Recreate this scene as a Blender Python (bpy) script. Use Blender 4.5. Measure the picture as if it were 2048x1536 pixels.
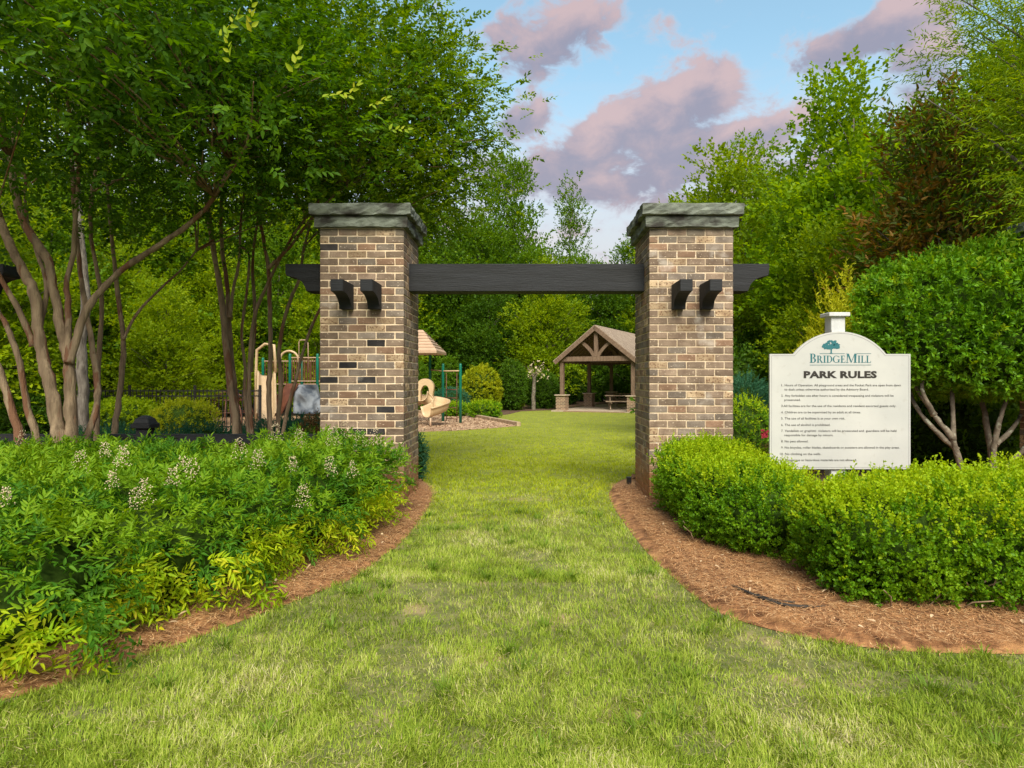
import bpy, bmesh, math, random
import numpy as np
from mathutils import Vector, Matrix

R = math.radians
for o in list(bpy.data.objects):
    bpy.data.objects.remove(o)
scene = bpy.context.scene
COL = scene.collection

# ------------------------------------------------------------------ camera
F, CX, CY, H = 1265.0, 1057.0, 756.0, 1.36          # pixels of the 2048 x 1536 photograph
cd = bpy.data.cameras.new('camera'); cam = bpy.data.objects.new('camera', cd); COL.objects.link(cam)
cam.location = (0, 0, H); cam.rotation_euler = (R(90), 0, 0)
cd.sensor_width = 36; cd.lens = F / 2048 * 36
cd.shift_x = .5 - CX / 2048; cd.shift_y = (CY - 768) / 2048
cd.clip_start = .05; cd.clip_end = 2000
scene.camera = cam

# ------------------------------------------------------------------ light
SUN_EL, SUN_AZ = R(45), R(172)      # azimuth clockwise from +Y (view direction): behind and to the right
SKY = .15
sd = bpy.data.lights.new('sun', 'SUN'); sun = bpy.data.objects.new('sun', sd); COL.objects.link(sun)
sd.energy = 2.7; sd.angle = R(34); sd.color = (1, .90, .73)
sdir = Vector((math.sin(SUN_AZ) * math.cos(SUN_EL), math.cos(SUN_AZ) * math.cos(SUN_EL), math.sin(SUN_EL)))
sun.rotation_euler = sdir.to_track_quat('Z', 'Y').to_euler(); sun.location = (6, -8, 20)
scene.view_settings.view_transform = 'Standard'; scene.view_settings.look = 'None'
scene.view_settings.exposure = 1.08; scene.view_settings.gamma = 1
scene.view_settings.use_curve_mapping = False

world = bpy.data.worlds.new('World'); scene.world = world; world.use_nodes = True
def build_sky():
    nt = world.node_tree; N = nt.nodes; L = nt.links; N.clear()
    def nd(t, **k):
        n = N.new(t)
        for a, b in k.items(): setattr(n, a, b)
        return n
    def val(s, v):
        if hasattr(v, 'links') or isinstance(v, bpy.types.NodeSocket): L.new(v, s)
        else: s.default_value = v
    def m(op, a, b=0.0, c=None, clamp=False):
        n = nd('ShaderNodeMath', operation=op, use_clamp=clamp); val(n.inputs[0], a); val(n.inputs[1], b)
        if c is not None: val(n.inputs[2], c)
        return n.outputs[0]
    def vm(op, a, b):
        n = nd('ShaderNodeVectorMath', operation=op); val(n.inputs[0], a); val(n.inputs[1], b)
        return n.outputs['Value'] if op in ('DOT_PRODUCT', 'LENGTH') else n.outputs[0]
    def mix(f, a, b):
        n = nd('ShaderNodeMix', data_type='RGBA'); val(n.inputs[0], f); val(n.inputs[6], a); val(n.inputs[7], b); return n.outputs[2]
    def ramp(x, a, b):
        n = nd('ShaderNodeMapRange', interpolation_type='SMOOTHSTEP'); val(n.inputs[0], x); n.inputs[1].default_value = a; n.inputs[2].default_value = b
        return n.outputs[0]
    sky = nd('ShaderNodeTexSky', sky_type='NISHITA'); sky.sun_disc = False
    sky.sun_elevation = SUN_EL; sky.sun_rotation = SUN_AZ; sky.air_density = 1.0; sky.dust_density = 1.6; sky.ozone_density = 1.5
    D = nd('ShaderNodeTexCoord').outputs['Generated']
    def noise(vec, scale, detail=5, rough=.55, dist=0.0):
        n = nd('ShaderNodeTexNoise'); L.new(vec, n.inputs['Vector']); n.inputs['Scale'].default_value = scale
        n.inputs['Detail'].default_value = detail; n.inputs['Roughness'].default_value = rough; n.inputs['Distortion'].default_value = dist
        return n.outputs[0]
    sq = vm('MULTIPLY', D, (1, 1, 1.5))
    puff = noise(vm('ADD', sq, (.37, .11, .53)), 17, 7, .60, .3)
    fine = noise(sq, 40, 4, .6)
    low = noise(sq, 2.6, 3, .5)
    # individual clouds seen in the photograph: centre px, half width, half height (px), tilt, strength
    clouds = [(1340, 215, 95, 68, -22, .95), (1440, 165, 38, 62, 20, .6), (1225, 250, 60, 28, -18, .6), (1050, 232, 70, 30, -20, 1.0), (1140, 318, 120, 42, -12, .95), (1190, 268, 40, 30, 0, .5),
              (1090, 85, 115, 60, -22, .72), (1010, 35, 80, 30, -40, .35), (1180, 40, 80, 40, -30, .45), (1760, 45, 190, 40, -16, .85), (1850, 120, 80, 60, -20, .8), (1860, 20, 130, 40, -16, .5),
              (1470, 268, 120, 26, -12, .75), (1380, 330, 120, 34, -10, .7), (1210, 375, 130, 22, -6, .6), (1560, 255, 80, 24, -10, .65), (970, 330, 60, 30, 0, .4), (1640, 330, 120, 40, 0, .5), (1450, 395, 150, 26, 0, .5)]
    dens = None; pink = None
    for (px, py, a, b, tilt, amp) in clouds:
        c = Vector(((px - CX) / F, 1, (CY - py) / F)); k = c.length; c.normalize()
        r0 = Vector((0, 0, 1)); rt = c.cross(r0).normalized(); up = rt.cross(c)
        t = R(-tilt); ra = rt * math.cos(t) + up * math.sin(t); ua = up * math.cos(t) - rt * math.sin(t)
        a_ = a / F / k; b_ = b / F / k
        x = vm('DOT_PRODUCT', D, tuple(ra / a_)); y = vm('DOT_PRODUCT', D, tuple(ua / b_))
        g = m('EXPONENT', m('MULTIPLY', m('ADD', m('MULTIPLY', x, x), m('MULTIPLY', y, y)), -.95))
        g = m('MULTIPLY', g, amp * 1.12)
        pk = m('MULTIPLY', g, m('ADD', m('MULTIPLY', x, .55), m('MULTIPLY', y, .7)))
        dens = g if dens is None else m('ADD', dens, g)
        pink = pk if pink is None else m('ADD', pink, pk)
    # extra cloud cover added outside the view to warm the ambient light
    z = nd('ShaderNodeSeparateXYZ'); L.new(D, z.inputs[0]); yy = z.outputs[1]; zz = z.outputs[2]
    rest = m('MULTIPLY', ramp(low, .34, .52), .8)
    off = m('SUBTRACT', 1.0, ramp(yy, .35, .7))
    dens = m('ADD', dens, m('MULTIPLY', rest, off))
    bank = m('MULTIPLY', m('SUBTRACT', 1.0, ramp(zz, .27, .37)), .22)
    dens = m('ADD', dens, bank)
    d2 = m('ADD', dens, m('ADD', m('MULTIPLY', m('SUBTRACT', puff, .5), 2.1), m('MULTIPLY', m('SUBTRACT', fine, .5), .30)))
    cover = m('MULTIPLY', ramp(d2, .12, .72), .90)
    pk = m('ADD', m('MULTIPLY', pink, .9), m('ADD', .46, m('MULTIPLY', m('SUBTRACT', puff, .5), 1.6)))
    pk = ramp(pk, .1, .95)
    S = 1 / SKY
    def c3(r, g, b): return (r * S * .92, g * S * .92, b * S * .92, 1)
    ccol = mix(pk, c3(.175, .165, .215), c3(.345, .252, .255))
    edge = ramp(d2, .22, .62)
    ccol = mix(edge, c3(.36, .34, .38), ccol)
    # pale haze band over the horizon
    hb = m('SUBTRACT', 1.0, ramp(zz, .16, .47))
    tint = nd('ShaderNodeMix', data_type='RGBA', blend_type='MULTIPLY'); tint.inputs[0].default_value = 1; L.new(sky.outputs[0], tint.inputs[6]); tint.inputs[7].default_value = (.90, 1.10, .92, 1)
    base = mix(.16, tint.outputs[2], c3(.27, .27, .28))
    base = mix(m('MULTIPLY', hb, .86), base, c3(.38, .35, .355))
    wisps = m('MULTIPLY', ramp(noise(vm('MULTIPLY', D, (3, 3, 26)), 2.2, 5, .55), .45, .7), m('MULTIPLY', hb, .45))
    base = mix(wisps, base, c3(.44, .37, .36))
    out = mix(cover, base, ccol)
    bg = nd('ShaderNodeBackground'); L.new(out, bg.inputs[0]); bg.inputs[1].default_value = SKY
    wo = nd('ShaderNodeOutputWorld'); L.new(bg.outputs[0], wo.inputs[0])
build_sky()

# ------------------------------------------------------------------ helpers
def tag(o, label=None, cat=None, group=None, kind=None):
    if label: o['label'] = label
    if cat: o['category'] = cat
    if group: o['group'] = group
    if kind: o['kind'] = kind
    return o
def empty(name, loc, label, cat, group=None):
    o = bpy.data.objects.new(name, None); COL.objects.link(o); o.location = loc; o.empty_display_size = .2
    return tag(o, label, cat, group)
def link(name, me, parent=None, loc=None):
    o = bpy.data.objects.new(name, me); COL.objects.link(o)
    if parent is not None:
        o.parent = parent
    if loc is not None: o.location = loc
    return o
def wchild(name, me, parent, kind=None):
    """mesh given in world coordinates, parented without moving"""
    o = link(name, me, parent); o.location = -Vector(parent.location)
    if kind: o['kind'] = kind
    return o
def fast_mesh(name, V, Fc, mat, smooth=False):
    V = np.asarray(V, np.float32); Fc = np.asarray(Fc, np.int32)
    me = bpy.data.meshes.new(name); n, k = Fc.shape
    me.vertices.add(len(V)); me.vertices.foreach_set('co', V.ravel())
    me.loops.add(n * k); me.loops.foreach_set('vertex_index', Fc.ravel())
    me.polygons.add(n); me.polygons.foreach_set('loop_start', np.arange(0, n * k, k, dtype=np.int32))
    me.update(calc_edges=True)
    if mat: me.materials.append(mat)
    if smooth: me.polygons.foreach_set('use_smooth', np.ones(n, bool))
    return me
def cat_mesh(parts):
    V, Fs, o = [], [], 0
    for v, f in parts:
        V.append(v); Fs.append(np.asarray(f) + o); o += len(v)
    return np.concatenate(V), np.concatenate(Fs)
def unit(a): return a / np.maximum(np.linalg.norm(a, axis=-1, keepdims=True), 1e-9)
def vnoise(x, y, seed=0):
    x = np.asarray(x, float); y = np.asarray(y, float)
    xi = np.floor(x).astype(np.int64); yi = np.floor(y).astype(np.int64); fx = x - xi; fy = y - yi
    fx = fx * fx * (3 - 2 * fx); fy = fy * fy * (3 - 2 * fy)
    def h(a, b):
        n = (a * 374761393 + b * 668265263 + seed * 1274126177) & 0xffffffff
        n = ((n ^ (n >> 13)) * 1274126177) & 0xffffffff
        return ((n ^ (n >> 16)) & 0xffff) / 65535.0
    return (h(xi, yi) * (1 - fx) + h(xi + 1, yi) * fx) * (1 - fy) + (h(xi, yi + 1) * (1 - fx) + h(xi + 1, yi + 1) * fx) * fy
class BM:
    """collects boxes, tubes, prisms into one mesh"""
    def __init__(s): s.bm = bmesh.new()
    def box(s, c, size, rot=None, taper=1.0):
        M = Matrix.Translation(c) @ (rot.to_4x4() if rot is not None else Matrix.Identity(4))
        vs = []
        for z in (-.5, .5):
            t = taper if z > 0 else 1
            for x, y in ((-.5, -.5), (.5, -.5), (.5, .5), (-.5, .5)):
                vs.append(s.bm.verts.new(M @ Vector((x * size[0] * t, y * size[1] * t, z * size[2]))))
        f = [(0, 3, 2, 1), (4, 5, 6, 7), (0, 1, 5, 4), (1, 2, 6, 5), (2, 3, 7, 6), (3, 0, 4, 7)]
        for q in f: s.bm.faces.new([vs[i] for i in q])
        return s
    def bar(s, a, b, w, h, up=Vector((0, 0, 1))):
        a = Vector(a); b = Vector(b); d = (b - a); l = d.length; d.normalize()
        x = d.cross(up)
        if x.length < 1e-4: x = Vector((1, 0, 0))
        x.normalize(); y = x.cross(d)
        return s.box((a + b) / 2, (w, l, h), Matrix((x, d, y)).transposed())
    def tube(s, pts, rad, n=8, cap=True):
        pts = [Vector(p) for p in pts]
        if not hasattr(rad, '__len__'): rad = [rad] * len(pts)
        rings = []; ref = None
        for i, p in enumerate(pts):
            d = (pts[min(i + 1, len(pts) - 1)] - pts[max(i - 1, 0)]).normalized()
            if ref is None: ref = d.orthogonal().normalized()
            ref = (ref - d * ref.dot(d)).normalized(); y = d.cross(ref)
            rings.append([s.bm.verts.new(p + (ref * math.cos(t) + y * math.sin(t)) * rad[i]) for t in (2 * math.pi * k / n for k in range(n))])
        for r0, r1 in zip(rings, rings[1:]):
            for k in range(n): s.bm.faces.new((r0[k], r0[(k + 1) % n], r1[(k + 1) % n], r1[k])).smooth = True
        if cap:
            s.bm.faces.new(rings[0][::-1]); s.bm.faces.new(rings[-1])
        return s
    def prism(s, outline, y0, y1, M=None):
        """outline in x,z extruded along y"""
        M = M or Matrix.Identity(4)
        a = [s.bm.verts.new(M @ Vector((x, y0, z))) for x, z in outline]; b = [s.bm.verts.new(M @ Vector((x, y1, z))) for x, z in outline]
        n = len(a)
        s.bm.faces.new(a); s.bm.faces.new(b[::-1])
        for i in range(n): s.bm.faces.new((a[i], b[i], b[(i + 1) % n], a[(i + 1) % n]))
        return s
    def bevel(s, w, seg=1):
        bmesh.ops.bevel(s.bm, geom=list(s.bm.edges), offset=w, segments=seg, affect='EDGES', clamp_overlap=True); return s
    def mesh(s, name, mat):
        bmesh.ops.recalc_face_normals(s.bm, faces=list(s.bm.faces))
        me = bpy.data.meshes.new(name); s.bm.to_mesh(me); s.bm.free(); me.materials.append(mat); return me

# ground height and pixel helpers
def g(x, y):
    y = np.asarray(y, float)
    return np.where(y > 7, np.where(y < 36, -.0163 * (y - 7), -.473 + .02 * (y - 36)), 0.0)
def gz(x, y): return float(g(x, y))
def P(px, py, Y): return Vector(((px - CX) / F * Y, Y, H - (py - CY) / F * Y))
def G(px, py, z0=None):
    y = 5.0
    for _ in range(40):
        zz = gz(0, y) if z0 is None else z0
        y = (H - zz) * F / (py - CY)
    return ((px - CX) / F * y, y)

# ------------------------------------------------------------------ materials
MATS = {}
def _mat(name):
    m = bpy.data.materials.new(name); m.use_nodes = True; nt = m.node_tree
    return m, nt, nt.nodes, nt.links, nt.nodes['Principled BSDF']
def surf(name, c1, c2, scale=8, rough=.7, bump=.0, bscale=60, detail=6, lo=.35, hi=.65, stretch=None, metal=0, c3=None, c3range=(.6, .7), c3scale=3, coat=0, rnd=0.0):
    m, nt, N, L, B = _mat(name)
    tc = N.new('ShaderNodeTexCoord'); vec = tc.outputs['Object']
    if stretch:
        mp = N.new('ShaderNodeMapping'); mp.inputs['Scale'].default_value = stretch; L.new(vec, mp.inputs[0]); vec = mp.outputs[0]
    n = N.new('ShaderNodeTexNoise'); n.inputs['Scale'].default_value = scale; n.inputs['Detail'].default_value = detail; L.new(vec, n.inputs['Vector'])
    r = N.new('ShaderNodeMapRange'); r.inputs[1].default_value = lo; r.inputs[2].default_value = hi; L.new(n.outputs[0], r.inputs[0])
    mx = N.new('ShaderNodeMix'); mx.data_type = 'RGBA'; mx.inputs[6].default_value = (*c1, 1); mx.inputs[7].default_value = (*c2, 1); L.new(r.outputs[0], mx.inputs[0])
    out = mx.outputs[2]
    if c3:
        n3 = N.new('ShaderNodeTexNoise'); n3.inputs['Scale'].default_value = c3scale; n3.inputs['Detail'].default_value = 7; L.new(vec, n3.inputs['Vector'])
        r3 = N.new('ShaderNodeMapRange'); r3.inputs[1].default_value, r3.inputs[2].default_value = c3range; L.new(n3.outputs[0], r3.inputs[0])
        m3 = N.new('ShaderNodeMix'); m3.data_type = 'RGBA'; L.new(r3.outputs[0], m3.inputs[0]); L.new(out, m3.inputs[6]); m3.inputs[7].default_value = (*c3, 1); out = m3.outputs[2]
    if rnd:
        oi = N.new('ShaderNodeObjectInfo'); hv = N.new('ShaderNodeHueSaturation'); L.new(out, hv.inputs['Color'])
        rr = N.new('ShaderNodeMapRange'); rr.inputs[3].default_value = 1 - rnd; rr.inputs[4].default_value = 1 + rnd; L.new(oi.outputs['Random'], rr.inputs[0]); L.new(rr.outputs[0], hv.inputs['Value']); out = hv.outputs[0]
    L.new(out, B.inputs['Base Color']); B.inputs['Roughness'].default_value = rough; B.inputs['Metallic'].default_value = metal
    if rough >= 1: B.inputs['Specular IOR Level'].default_value = 0
    B.inputs['Coat Weight'].default_value = coat
    if bump:
        nb = N.new('ShaderNodeTexNoise'); nb.inputs['Scale'].default_value = bscale; nb.inputs['Detail'].default_value = 8; L.new(vec, nb.inputs['Vector'])
        b = N.new('ShaderNodeBump'); b.inputs['Strength'].default_value = bump; b.inputs['Distance'].default_value = .02; L.new(nb.outputs[0], b.inputs['Height']); L.new(b.outputs[0], B.inputs['Normal'])
    return m
def leafmat(name, cols, trans=.38, rough=.42, nscale=.9, tint=None, spec=.35):
    """cols: ramp from darkest to lightest picked per leaf; trans: light through the blade"""
    m, nt, N, L, B = _mat(name)
    ge = N.new('ShaderNodeNewGeometry'); tc = N.new('ShaderNodeTexCoord')
    n = N.new('ShaderNodeTexNoise'); n.inputs['Scale'].default_value = nscale; n.inputs['Detail'].default_value = 3; L.new(tc.outputs['Object'], n.inputs['Vector'])
    nr = N.new('ShaderNodeMapRange'); nr.inputs[1].default_value = .3; nr.inputs[2].default_value = .7; L.new(n.outputs[0], nr.inputs[0])
    a = N.new('ShaderNodeMath'); a.operation = 'MULTIPLY_ADD'; L.new(ge.outputs['Random Per Island'], a.inputs[0]); a.inputs[1].default_value = .55
    b = N.new('ShaderNodeMath'); b.operation = 'MULTIPLY'; L.new(nr.outputs[0], b.inputs[0]); b.inputs[1].default_value = .45; L.new(b.outputs[0], a.inputs[2])
    cr = N.new('ShaderNodeValToRGB'); e = cr.color_ramp.elements
    while len(e) < len(cols): e.new(.5)
    for i, c in enumerate(cols):
        e[i].position = .08 + .84 * i / (len(cols) - 1); e[i].color = (*c, 1)
    L.new(a.outputs[0], cr.inputs[0])
    L.new(cr.outputs[0], B.inputs['Base Color']); B.inputs['Roughness'].default_value = max(rough, .48); B.inputs['Specular IOR Level'].default_value = spec * .4
    t = N.new('ShaderNodeBsdfTranslucent')
    hv = N.new('ShaderNodeHueSaturation'); hv.inputs['Hue'].default_value = .48; hv.inputs['Saturation'].default_value = 1.1; hv.inputs['Value'].default_value = 1.5; L.new(cr.outputs[0], hv.inputs['Color']); L.new(hv.outputs[0], t.inputs[0])
    ms = N.new('ShaderNodeMixShader'); ms.inputs[0].default_value = trans; L.new(B.outputs[0], ms.inputs[1]); L.new(t.outputs[0], ms.inputs[2])
    L.new(ms.outputs[0], N['Material Output'].inputs[0])
    return m

# brick: colour, flaked spots, clay splash near the ground
def brickmat(name, c1, c2, spot, spots=.62):
    m, nt, N, L, B = _mat(name)
    ge = N.new('ShaderNodeNewGeometry'); oi = N.new('ShaderNodeObjectInfo')
    def noise(s, d=6, off=None):
        n = N.new('ShaderNodeTexNoise'); n.inputs['Scale'].default_value = s; n.inputs['Detail'].default_value = d; L.new(ge.outputs['Position'], n.inputs['Vector']); return n.outputs[0]
    def rng(x, a, b):
        r = N.new('ShaderNodeMapRange'); r.inputs[1].default_value = a; r.inputs[2].default_value = b; L.new(x, r.inputs[0]); return r.outputs[0]
    def mix(f, a, b):
        x = N.new('ShaderNodeMix'); x.data_type = 'RGBA'; L.new(f, x.inputs[0])
        for s, v in ((6, a), (7, b)):
            if isinstance(v, tuple): x.inputs[s].default_value = (*v, 1)
            else: L.new(v, x.inputs[s])
        return x.outputs[2]
    c = mix(rng(noise(9), .32, .68), c1, c2)
    hv = N.new('ShaderNodeHueSaturation'); L.new(c, hv.inputs['Color']); L.new((lambda r: r)(rng(oi.outputs['Random'], -3.4, 1.9)), hv.inputs['Value'])
    r = hv.inputs['Value'].links[0].from_node; r.inputs[1].default_value = 0; r.inputs[2].default_value = 1; r.inputs[3].default_value = .66; r.inputs[4].default_value = 1.28
    c = mix(rng(noise(46, 4), spots, spots + .07), hv.outputs[0], spot)
    ef = N.new('ShaderNodeMath'); ef.operation = 'MULTIPLY'; L.new(rng(noise(3.6, 8), .62, .74), ef.inputs[0]); ef.inputs[1].default_value = .5
    c = mix(ef.outputs[0], c, (.62, .58, .53))                       # pale lime bloom
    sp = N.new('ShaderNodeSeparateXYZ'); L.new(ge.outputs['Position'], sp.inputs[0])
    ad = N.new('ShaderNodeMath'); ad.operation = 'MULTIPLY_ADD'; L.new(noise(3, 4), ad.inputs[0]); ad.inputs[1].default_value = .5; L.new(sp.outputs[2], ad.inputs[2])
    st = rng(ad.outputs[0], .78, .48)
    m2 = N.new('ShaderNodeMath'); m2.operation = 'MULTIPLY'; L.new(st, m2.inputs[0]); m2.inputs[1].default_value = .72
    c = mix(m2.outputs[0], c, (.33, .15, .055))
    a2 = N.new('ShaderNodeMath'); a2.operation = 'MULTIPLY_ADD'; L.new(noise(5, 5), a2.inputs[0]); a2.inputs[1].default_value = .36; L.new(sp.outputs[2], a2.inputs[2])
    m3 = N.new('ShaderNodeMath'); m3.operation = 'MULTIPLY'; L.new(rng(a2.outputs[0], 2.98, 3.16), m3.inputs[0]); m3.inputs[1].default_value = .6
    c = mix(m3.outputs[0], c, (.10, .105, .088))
    L.new(c, B.inputs['Base Color']); B.inputs['Roughness'].default_value = .88; B.inputs['Specular IOR Level'].default_value = .25
    b = N.new('ShaderNodeBump'); b.inputs['Strength'].default_value = .55; b.inputs['Distance'].default_value = .006; L.new(noise(70, 8), b.inputs['Height']); L.new(b.outputs[0], B.inputs['Normal'])
    return m
M_brick = [brickmat('brick_brown', (.165, .118, .088), (.275, .208, .155), (.46, .38, .29)),
           brickmat('brick_red', (.20, .122, .082), (.30, .195, .132), (.46, .36, .27)),
           brickmat('brick_grey', (.150, .122, .102), (.245, .205, .170), (.48, .42, .35)),
           brickmat('brick_tan', (.32, .225, .14), (.52, .40, .265), (.20, .125, .08), .53),
           brickmat('brick_black', (.022, .021, .024), (.05, .046, .047), (.32, .29, .26), .70)]
M_mortar = brickmat('mortar', (.58, .455, .31), (.74, .61, .45), (.82, .76, .66), .60)
M_mulchy = None
M_stone = surf('bluestone', (.085, .10, .085), (.215, .25, .215), 6, .9, .45, 20, c3=(.03, .029, .026), c3range=(.50, .66), c3scale=3.2, stretch=(1, 1, 2.2))
M_black = surf('black_stained_timber', (.006, .008, .011), (.015, .018, .024), 3, .75, .35, 22, stretch=(.35, 6, 6), c3=(.026, .030, .038), c3range=(.6, .85), c3scale=7)
M_white = surf('white_post_paint', (.49, .52, .545), (.60, .63, .66), 5, .6, .1, 40, c3=(.16, .14, .12), c3range=(.69, .73), c3scale=9, stretch=(3, 3, .6))
M_signface = surf('sign_face', (.455, .475, .48), (.535, .55, .545), 2.2, .45, c3=(.41, .415, .40), c3range=(.6, .8), c3scale=14)
M_teal = surf('teal_print', (.012, .12, .15), (.016, .14, .17), 4, .6)
M_ink = surf('black_print', (.014, .012, .011), (.03, .026, .024), 30, .6)
M_bark = surf('crape_bark', (.15, .105, .065), (.38, .285, .185), 5, .88, .7, 22, stretch=(3.0, 3.0, .55), lo=.3, hi=.7, c3=(.20, .10, .055), c3range=(.55, .58), c3scale=1.9)
M_bark2 = surf('grey_bark', (.07, .06, .05), (.20, .18, .155), 9, .9, .9, 26, stretch=(2, 2, .5))
M_bark3 = surf('lichen_bark', (.085, .07, .05), (.21, .18, .14), 10, .9, .6, 30, c3=(.26, .265, .21), c3range=(.56, .64), c3scale=14)
M_wood = surf('stained_wood', (.13, .082, .055), (.20, .135, .095), 3, .7, .25, 30, stretch=(4, 4, 1))
M_tablewood = surf('weathered_wood', (.20, .145, .10), (.36, .28, .205), 4, .8, .25, 30)
M_concrete = surf('concrete', (.36, .29, .22), (.46, .38, .30), 3, .9, .15)
M_green = surf('green_powder_coat', (.0, .13, .085), (.003, .17, .115), 3, .35)
M_beige = surf('beige_plastic', (.50, .365, .215), (.60, .45, .28), 2, .42)
M_tanroof = surf('tan_plastic', (.42, .29, .20), (.52, .37, .26), 2, .5)
M_brownm = surf('brown_powder_coat', (.10, .035, .02), (.15, .055, .03), 4, .45)
M_rockp = surf('grey_climbing_panel', (.045, .06, .085), (.19, .22, .26), 2.4, .75, .3, 12, lo=.4, hi=.6)
M_timber = surf('edging_timber', (.30, .22, .14), (.45, .34, .23), 6, .85, .3, 40)
M_iron = surf('black_iron', (.008, .008, .009), (.016, .016, .017), 5, .5)
M_hose = surf('black_hose', (.012, .011, .010), (.04, .033, .028), 20, .7)
M_needle = surf('pine_needles', (.26, .115, .04), (.52, .275, .12), 60, .8, lo=.3, hi=.7, c3=(.74, .50, .27), c3range=(.50, .64), c3scale=45)
M_chip = surf('wood_chip', (.40, .27, .165), (.55, .41, .28), 20, .85)
def shingle():
    m, nt, N, L, B = _mat('shingles')
    tc = N.new('ShaderNodeTexCoord'); br = N.new('ShaderNodeTexBrick'); L.new(tc.outputs['Object'], br.inputs['Vector'])
    br.inputs['Scale'].default_value = 1; br.inputs['Brick Width'].default_value = .3; br.inputs['Row Height'].default_value = .14; br.inputs['Mortar Size'].default_value = .012
    br.inputs['Color1'].default_value = (.30, .235, .185, 1); br.inputs['Color2'].default_value = (.40, .325, .26, 1); br.inputs['Mortar'].default_value = (.12, .09, .07, 1)
    L.new(br.outputs[0], B.inputs['Base Color']); B.inputs['Roughness'].default_value = .95
    b = N.new('ShaderNodeBump'); b.inputs['Strength'].default_value = .6; b.inputs['Distance'].default_value = .02; L.new(br.outputs['Fac'], b.inputs['Height']); b.invert = True; L.new(b.outputs[0], B.inputs['Normal'])
    return m
M_shingle = shingle()
def smallbrick():
    m, nt, N, L, B = _mat('pier_brick')
    tc = N.new('ShaderNodeTexCoord'); mp = N.new('ShaderNodeMapping'); mp.inputs['Rotation'].default_value = (R(90), 0, 0)
    # world-size brickwork wrapped by taking x+y as the horizontal coordinate
    s = N.new('ShaderNodeSeparateXYZ'); L.new(tc.outputs['Object'], s.inputs[0]); a = N.new('ShaderNodeMath'); L.new(s.outputs[0], a.inputs[0]); L.new(s.outputs[1], a.inputs[1])
    c = N.new('ShaderNodeCombineXYZ'); L.new(a.outputs[0], c.inputs[0]); L.new(s.outputs[2], c.inputs[1])
    br = N.new('ShaderNodeTexBrick'); L.new(c.outputs[0], br.inputs['Vector']); br.inputs['Scale'].default_value = 1
    br.inputs['Brick Width'].default_value = .203; br.inputs['Row Height'].default_value = .0794; br.inputs['Mortar Size'].default_value = .007
    br.inputs['Color1'].default_value = (.25, .15, .10, 1); br.inputs['Color2'].default_value = (.13, .09, .065, 1); br.inputs['Mortar'].default_value = (.55, .44, .31, 1)
    L.new(br.outputs[0], B.inputs['Base Color']); B.inputs['Roughness'].default_value = .9
    return m
M_pier = smallbrick()

# foliage
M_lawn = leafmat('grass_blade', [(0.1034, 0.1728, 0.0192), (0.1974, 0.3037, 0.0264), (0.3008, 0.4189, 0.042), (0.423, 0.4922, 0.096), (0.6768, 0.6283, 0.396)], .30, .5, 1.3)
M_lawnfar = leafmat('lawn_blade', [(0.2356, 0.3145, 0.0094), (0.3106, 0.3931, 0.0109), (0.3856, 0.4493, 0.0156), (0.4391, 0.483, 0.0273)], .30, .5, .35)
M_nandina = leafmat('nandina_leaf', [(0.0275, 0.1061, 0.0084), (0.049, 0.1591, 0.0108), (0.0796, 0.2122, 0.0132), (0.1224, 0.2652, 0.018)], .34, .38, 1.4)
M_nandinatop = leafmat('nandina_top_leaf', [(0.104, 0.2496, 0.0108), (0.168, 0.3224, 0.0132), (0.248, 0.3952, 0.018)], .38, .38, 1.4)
M_nandinayellow = leafmat('nandina_new_leaf', [(0.1698, 0.3325, 0.0072), (0.2697, 0.4242, 0.0084), (0.3995, 0.516, 0.012), (0.5494, 0.4931, 0.03)], .36, .4, 2.5)
M_box = leafmat('boxwood_leaf', [(0.045, 0.1456, 0.0048), (0.09, 0.2288, 0.006), (0.1485, 0.312, 0.0072), (0.2115, 0.3744, 0.0096)], .34, .33, 2.2, spec=.5)
M_boxnew = leafmat('boxwood_new_leaf', [(0.2024, 0.364, 0.0072), (0.3036, 0.4576, 0.0096), (0.414, 0.5304, 0.015)], .4, .35, 2.2)
M_crape = leafmat('crape_leaf', [(0.0262, 0.0838, 0.0065), (0.0459, 0.1305, 0.0081), (0.0753, 0.1864, 0.0103), (0.1245, 0.2562, 0.013)], 0.5, .34, .7)
M_crape2 = leafmat('crape_leaf_light', [(0.05, 0.123, 0.006), (0.0845, 0.187, 0.0072), (0.1382, 0.2558, 0.009), (0.2303, 0.3345, 0.012)], 0.5, .36, .7)
M_newtip = leafmat('new_tip_leaf', [(.18, .32, .02), (.30, .42, .022), (.46, .42, .03)], .45, .38, 3)
M_holly = leafmat('holly_leaf', [(0.06, 0.1768, 0.006), (0.1, 0.2548, 0.0078), (0.148, 0.3328, 0.0102), (0.208, 0.4056, 0.0144)], .3, .3, 1.2, spec=.5)
M_maple = leafmat('maple_leaf', [(0.0747, 0.1768, 0.006), (0.1286, 0.26, 0.0072), (0.1909, 0.3432, 0.009), (0.2905, 0.4368, 0.012)], 0.5, .42, .6)
M_forest = leafmat('forest_leaf', [(0.0458, 0.1196, 0.0072), (0.0764, 0.1722, 0.0084), (0.1183, 0.2392, 0.0102), (0.168, 0.2966, 0.012)], 0.45, .45, .25)
M_forest2 = leafmat('forest_leaf_yellow', [(0.1083, 0.2026, 0.0054), (0.1716, 0.2846, 0.0066), (0.2483, 0.3668, 0.0078), (0.3431, 0.4489, 0.0108)], 0.5, .45, .25)  # own yellow-green; also carries the backlight of the left woods in its colour
M_forest3 = leafmat('forest_leaf_dark', [(0.0291, 0.0853, 0.0066), (0.0481, 0.1196, 0.0084), (0.073, 0.1664, 0.0102), (0.112, 0.2132, 0.0132)], 0.4, .42, .3)
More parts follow.
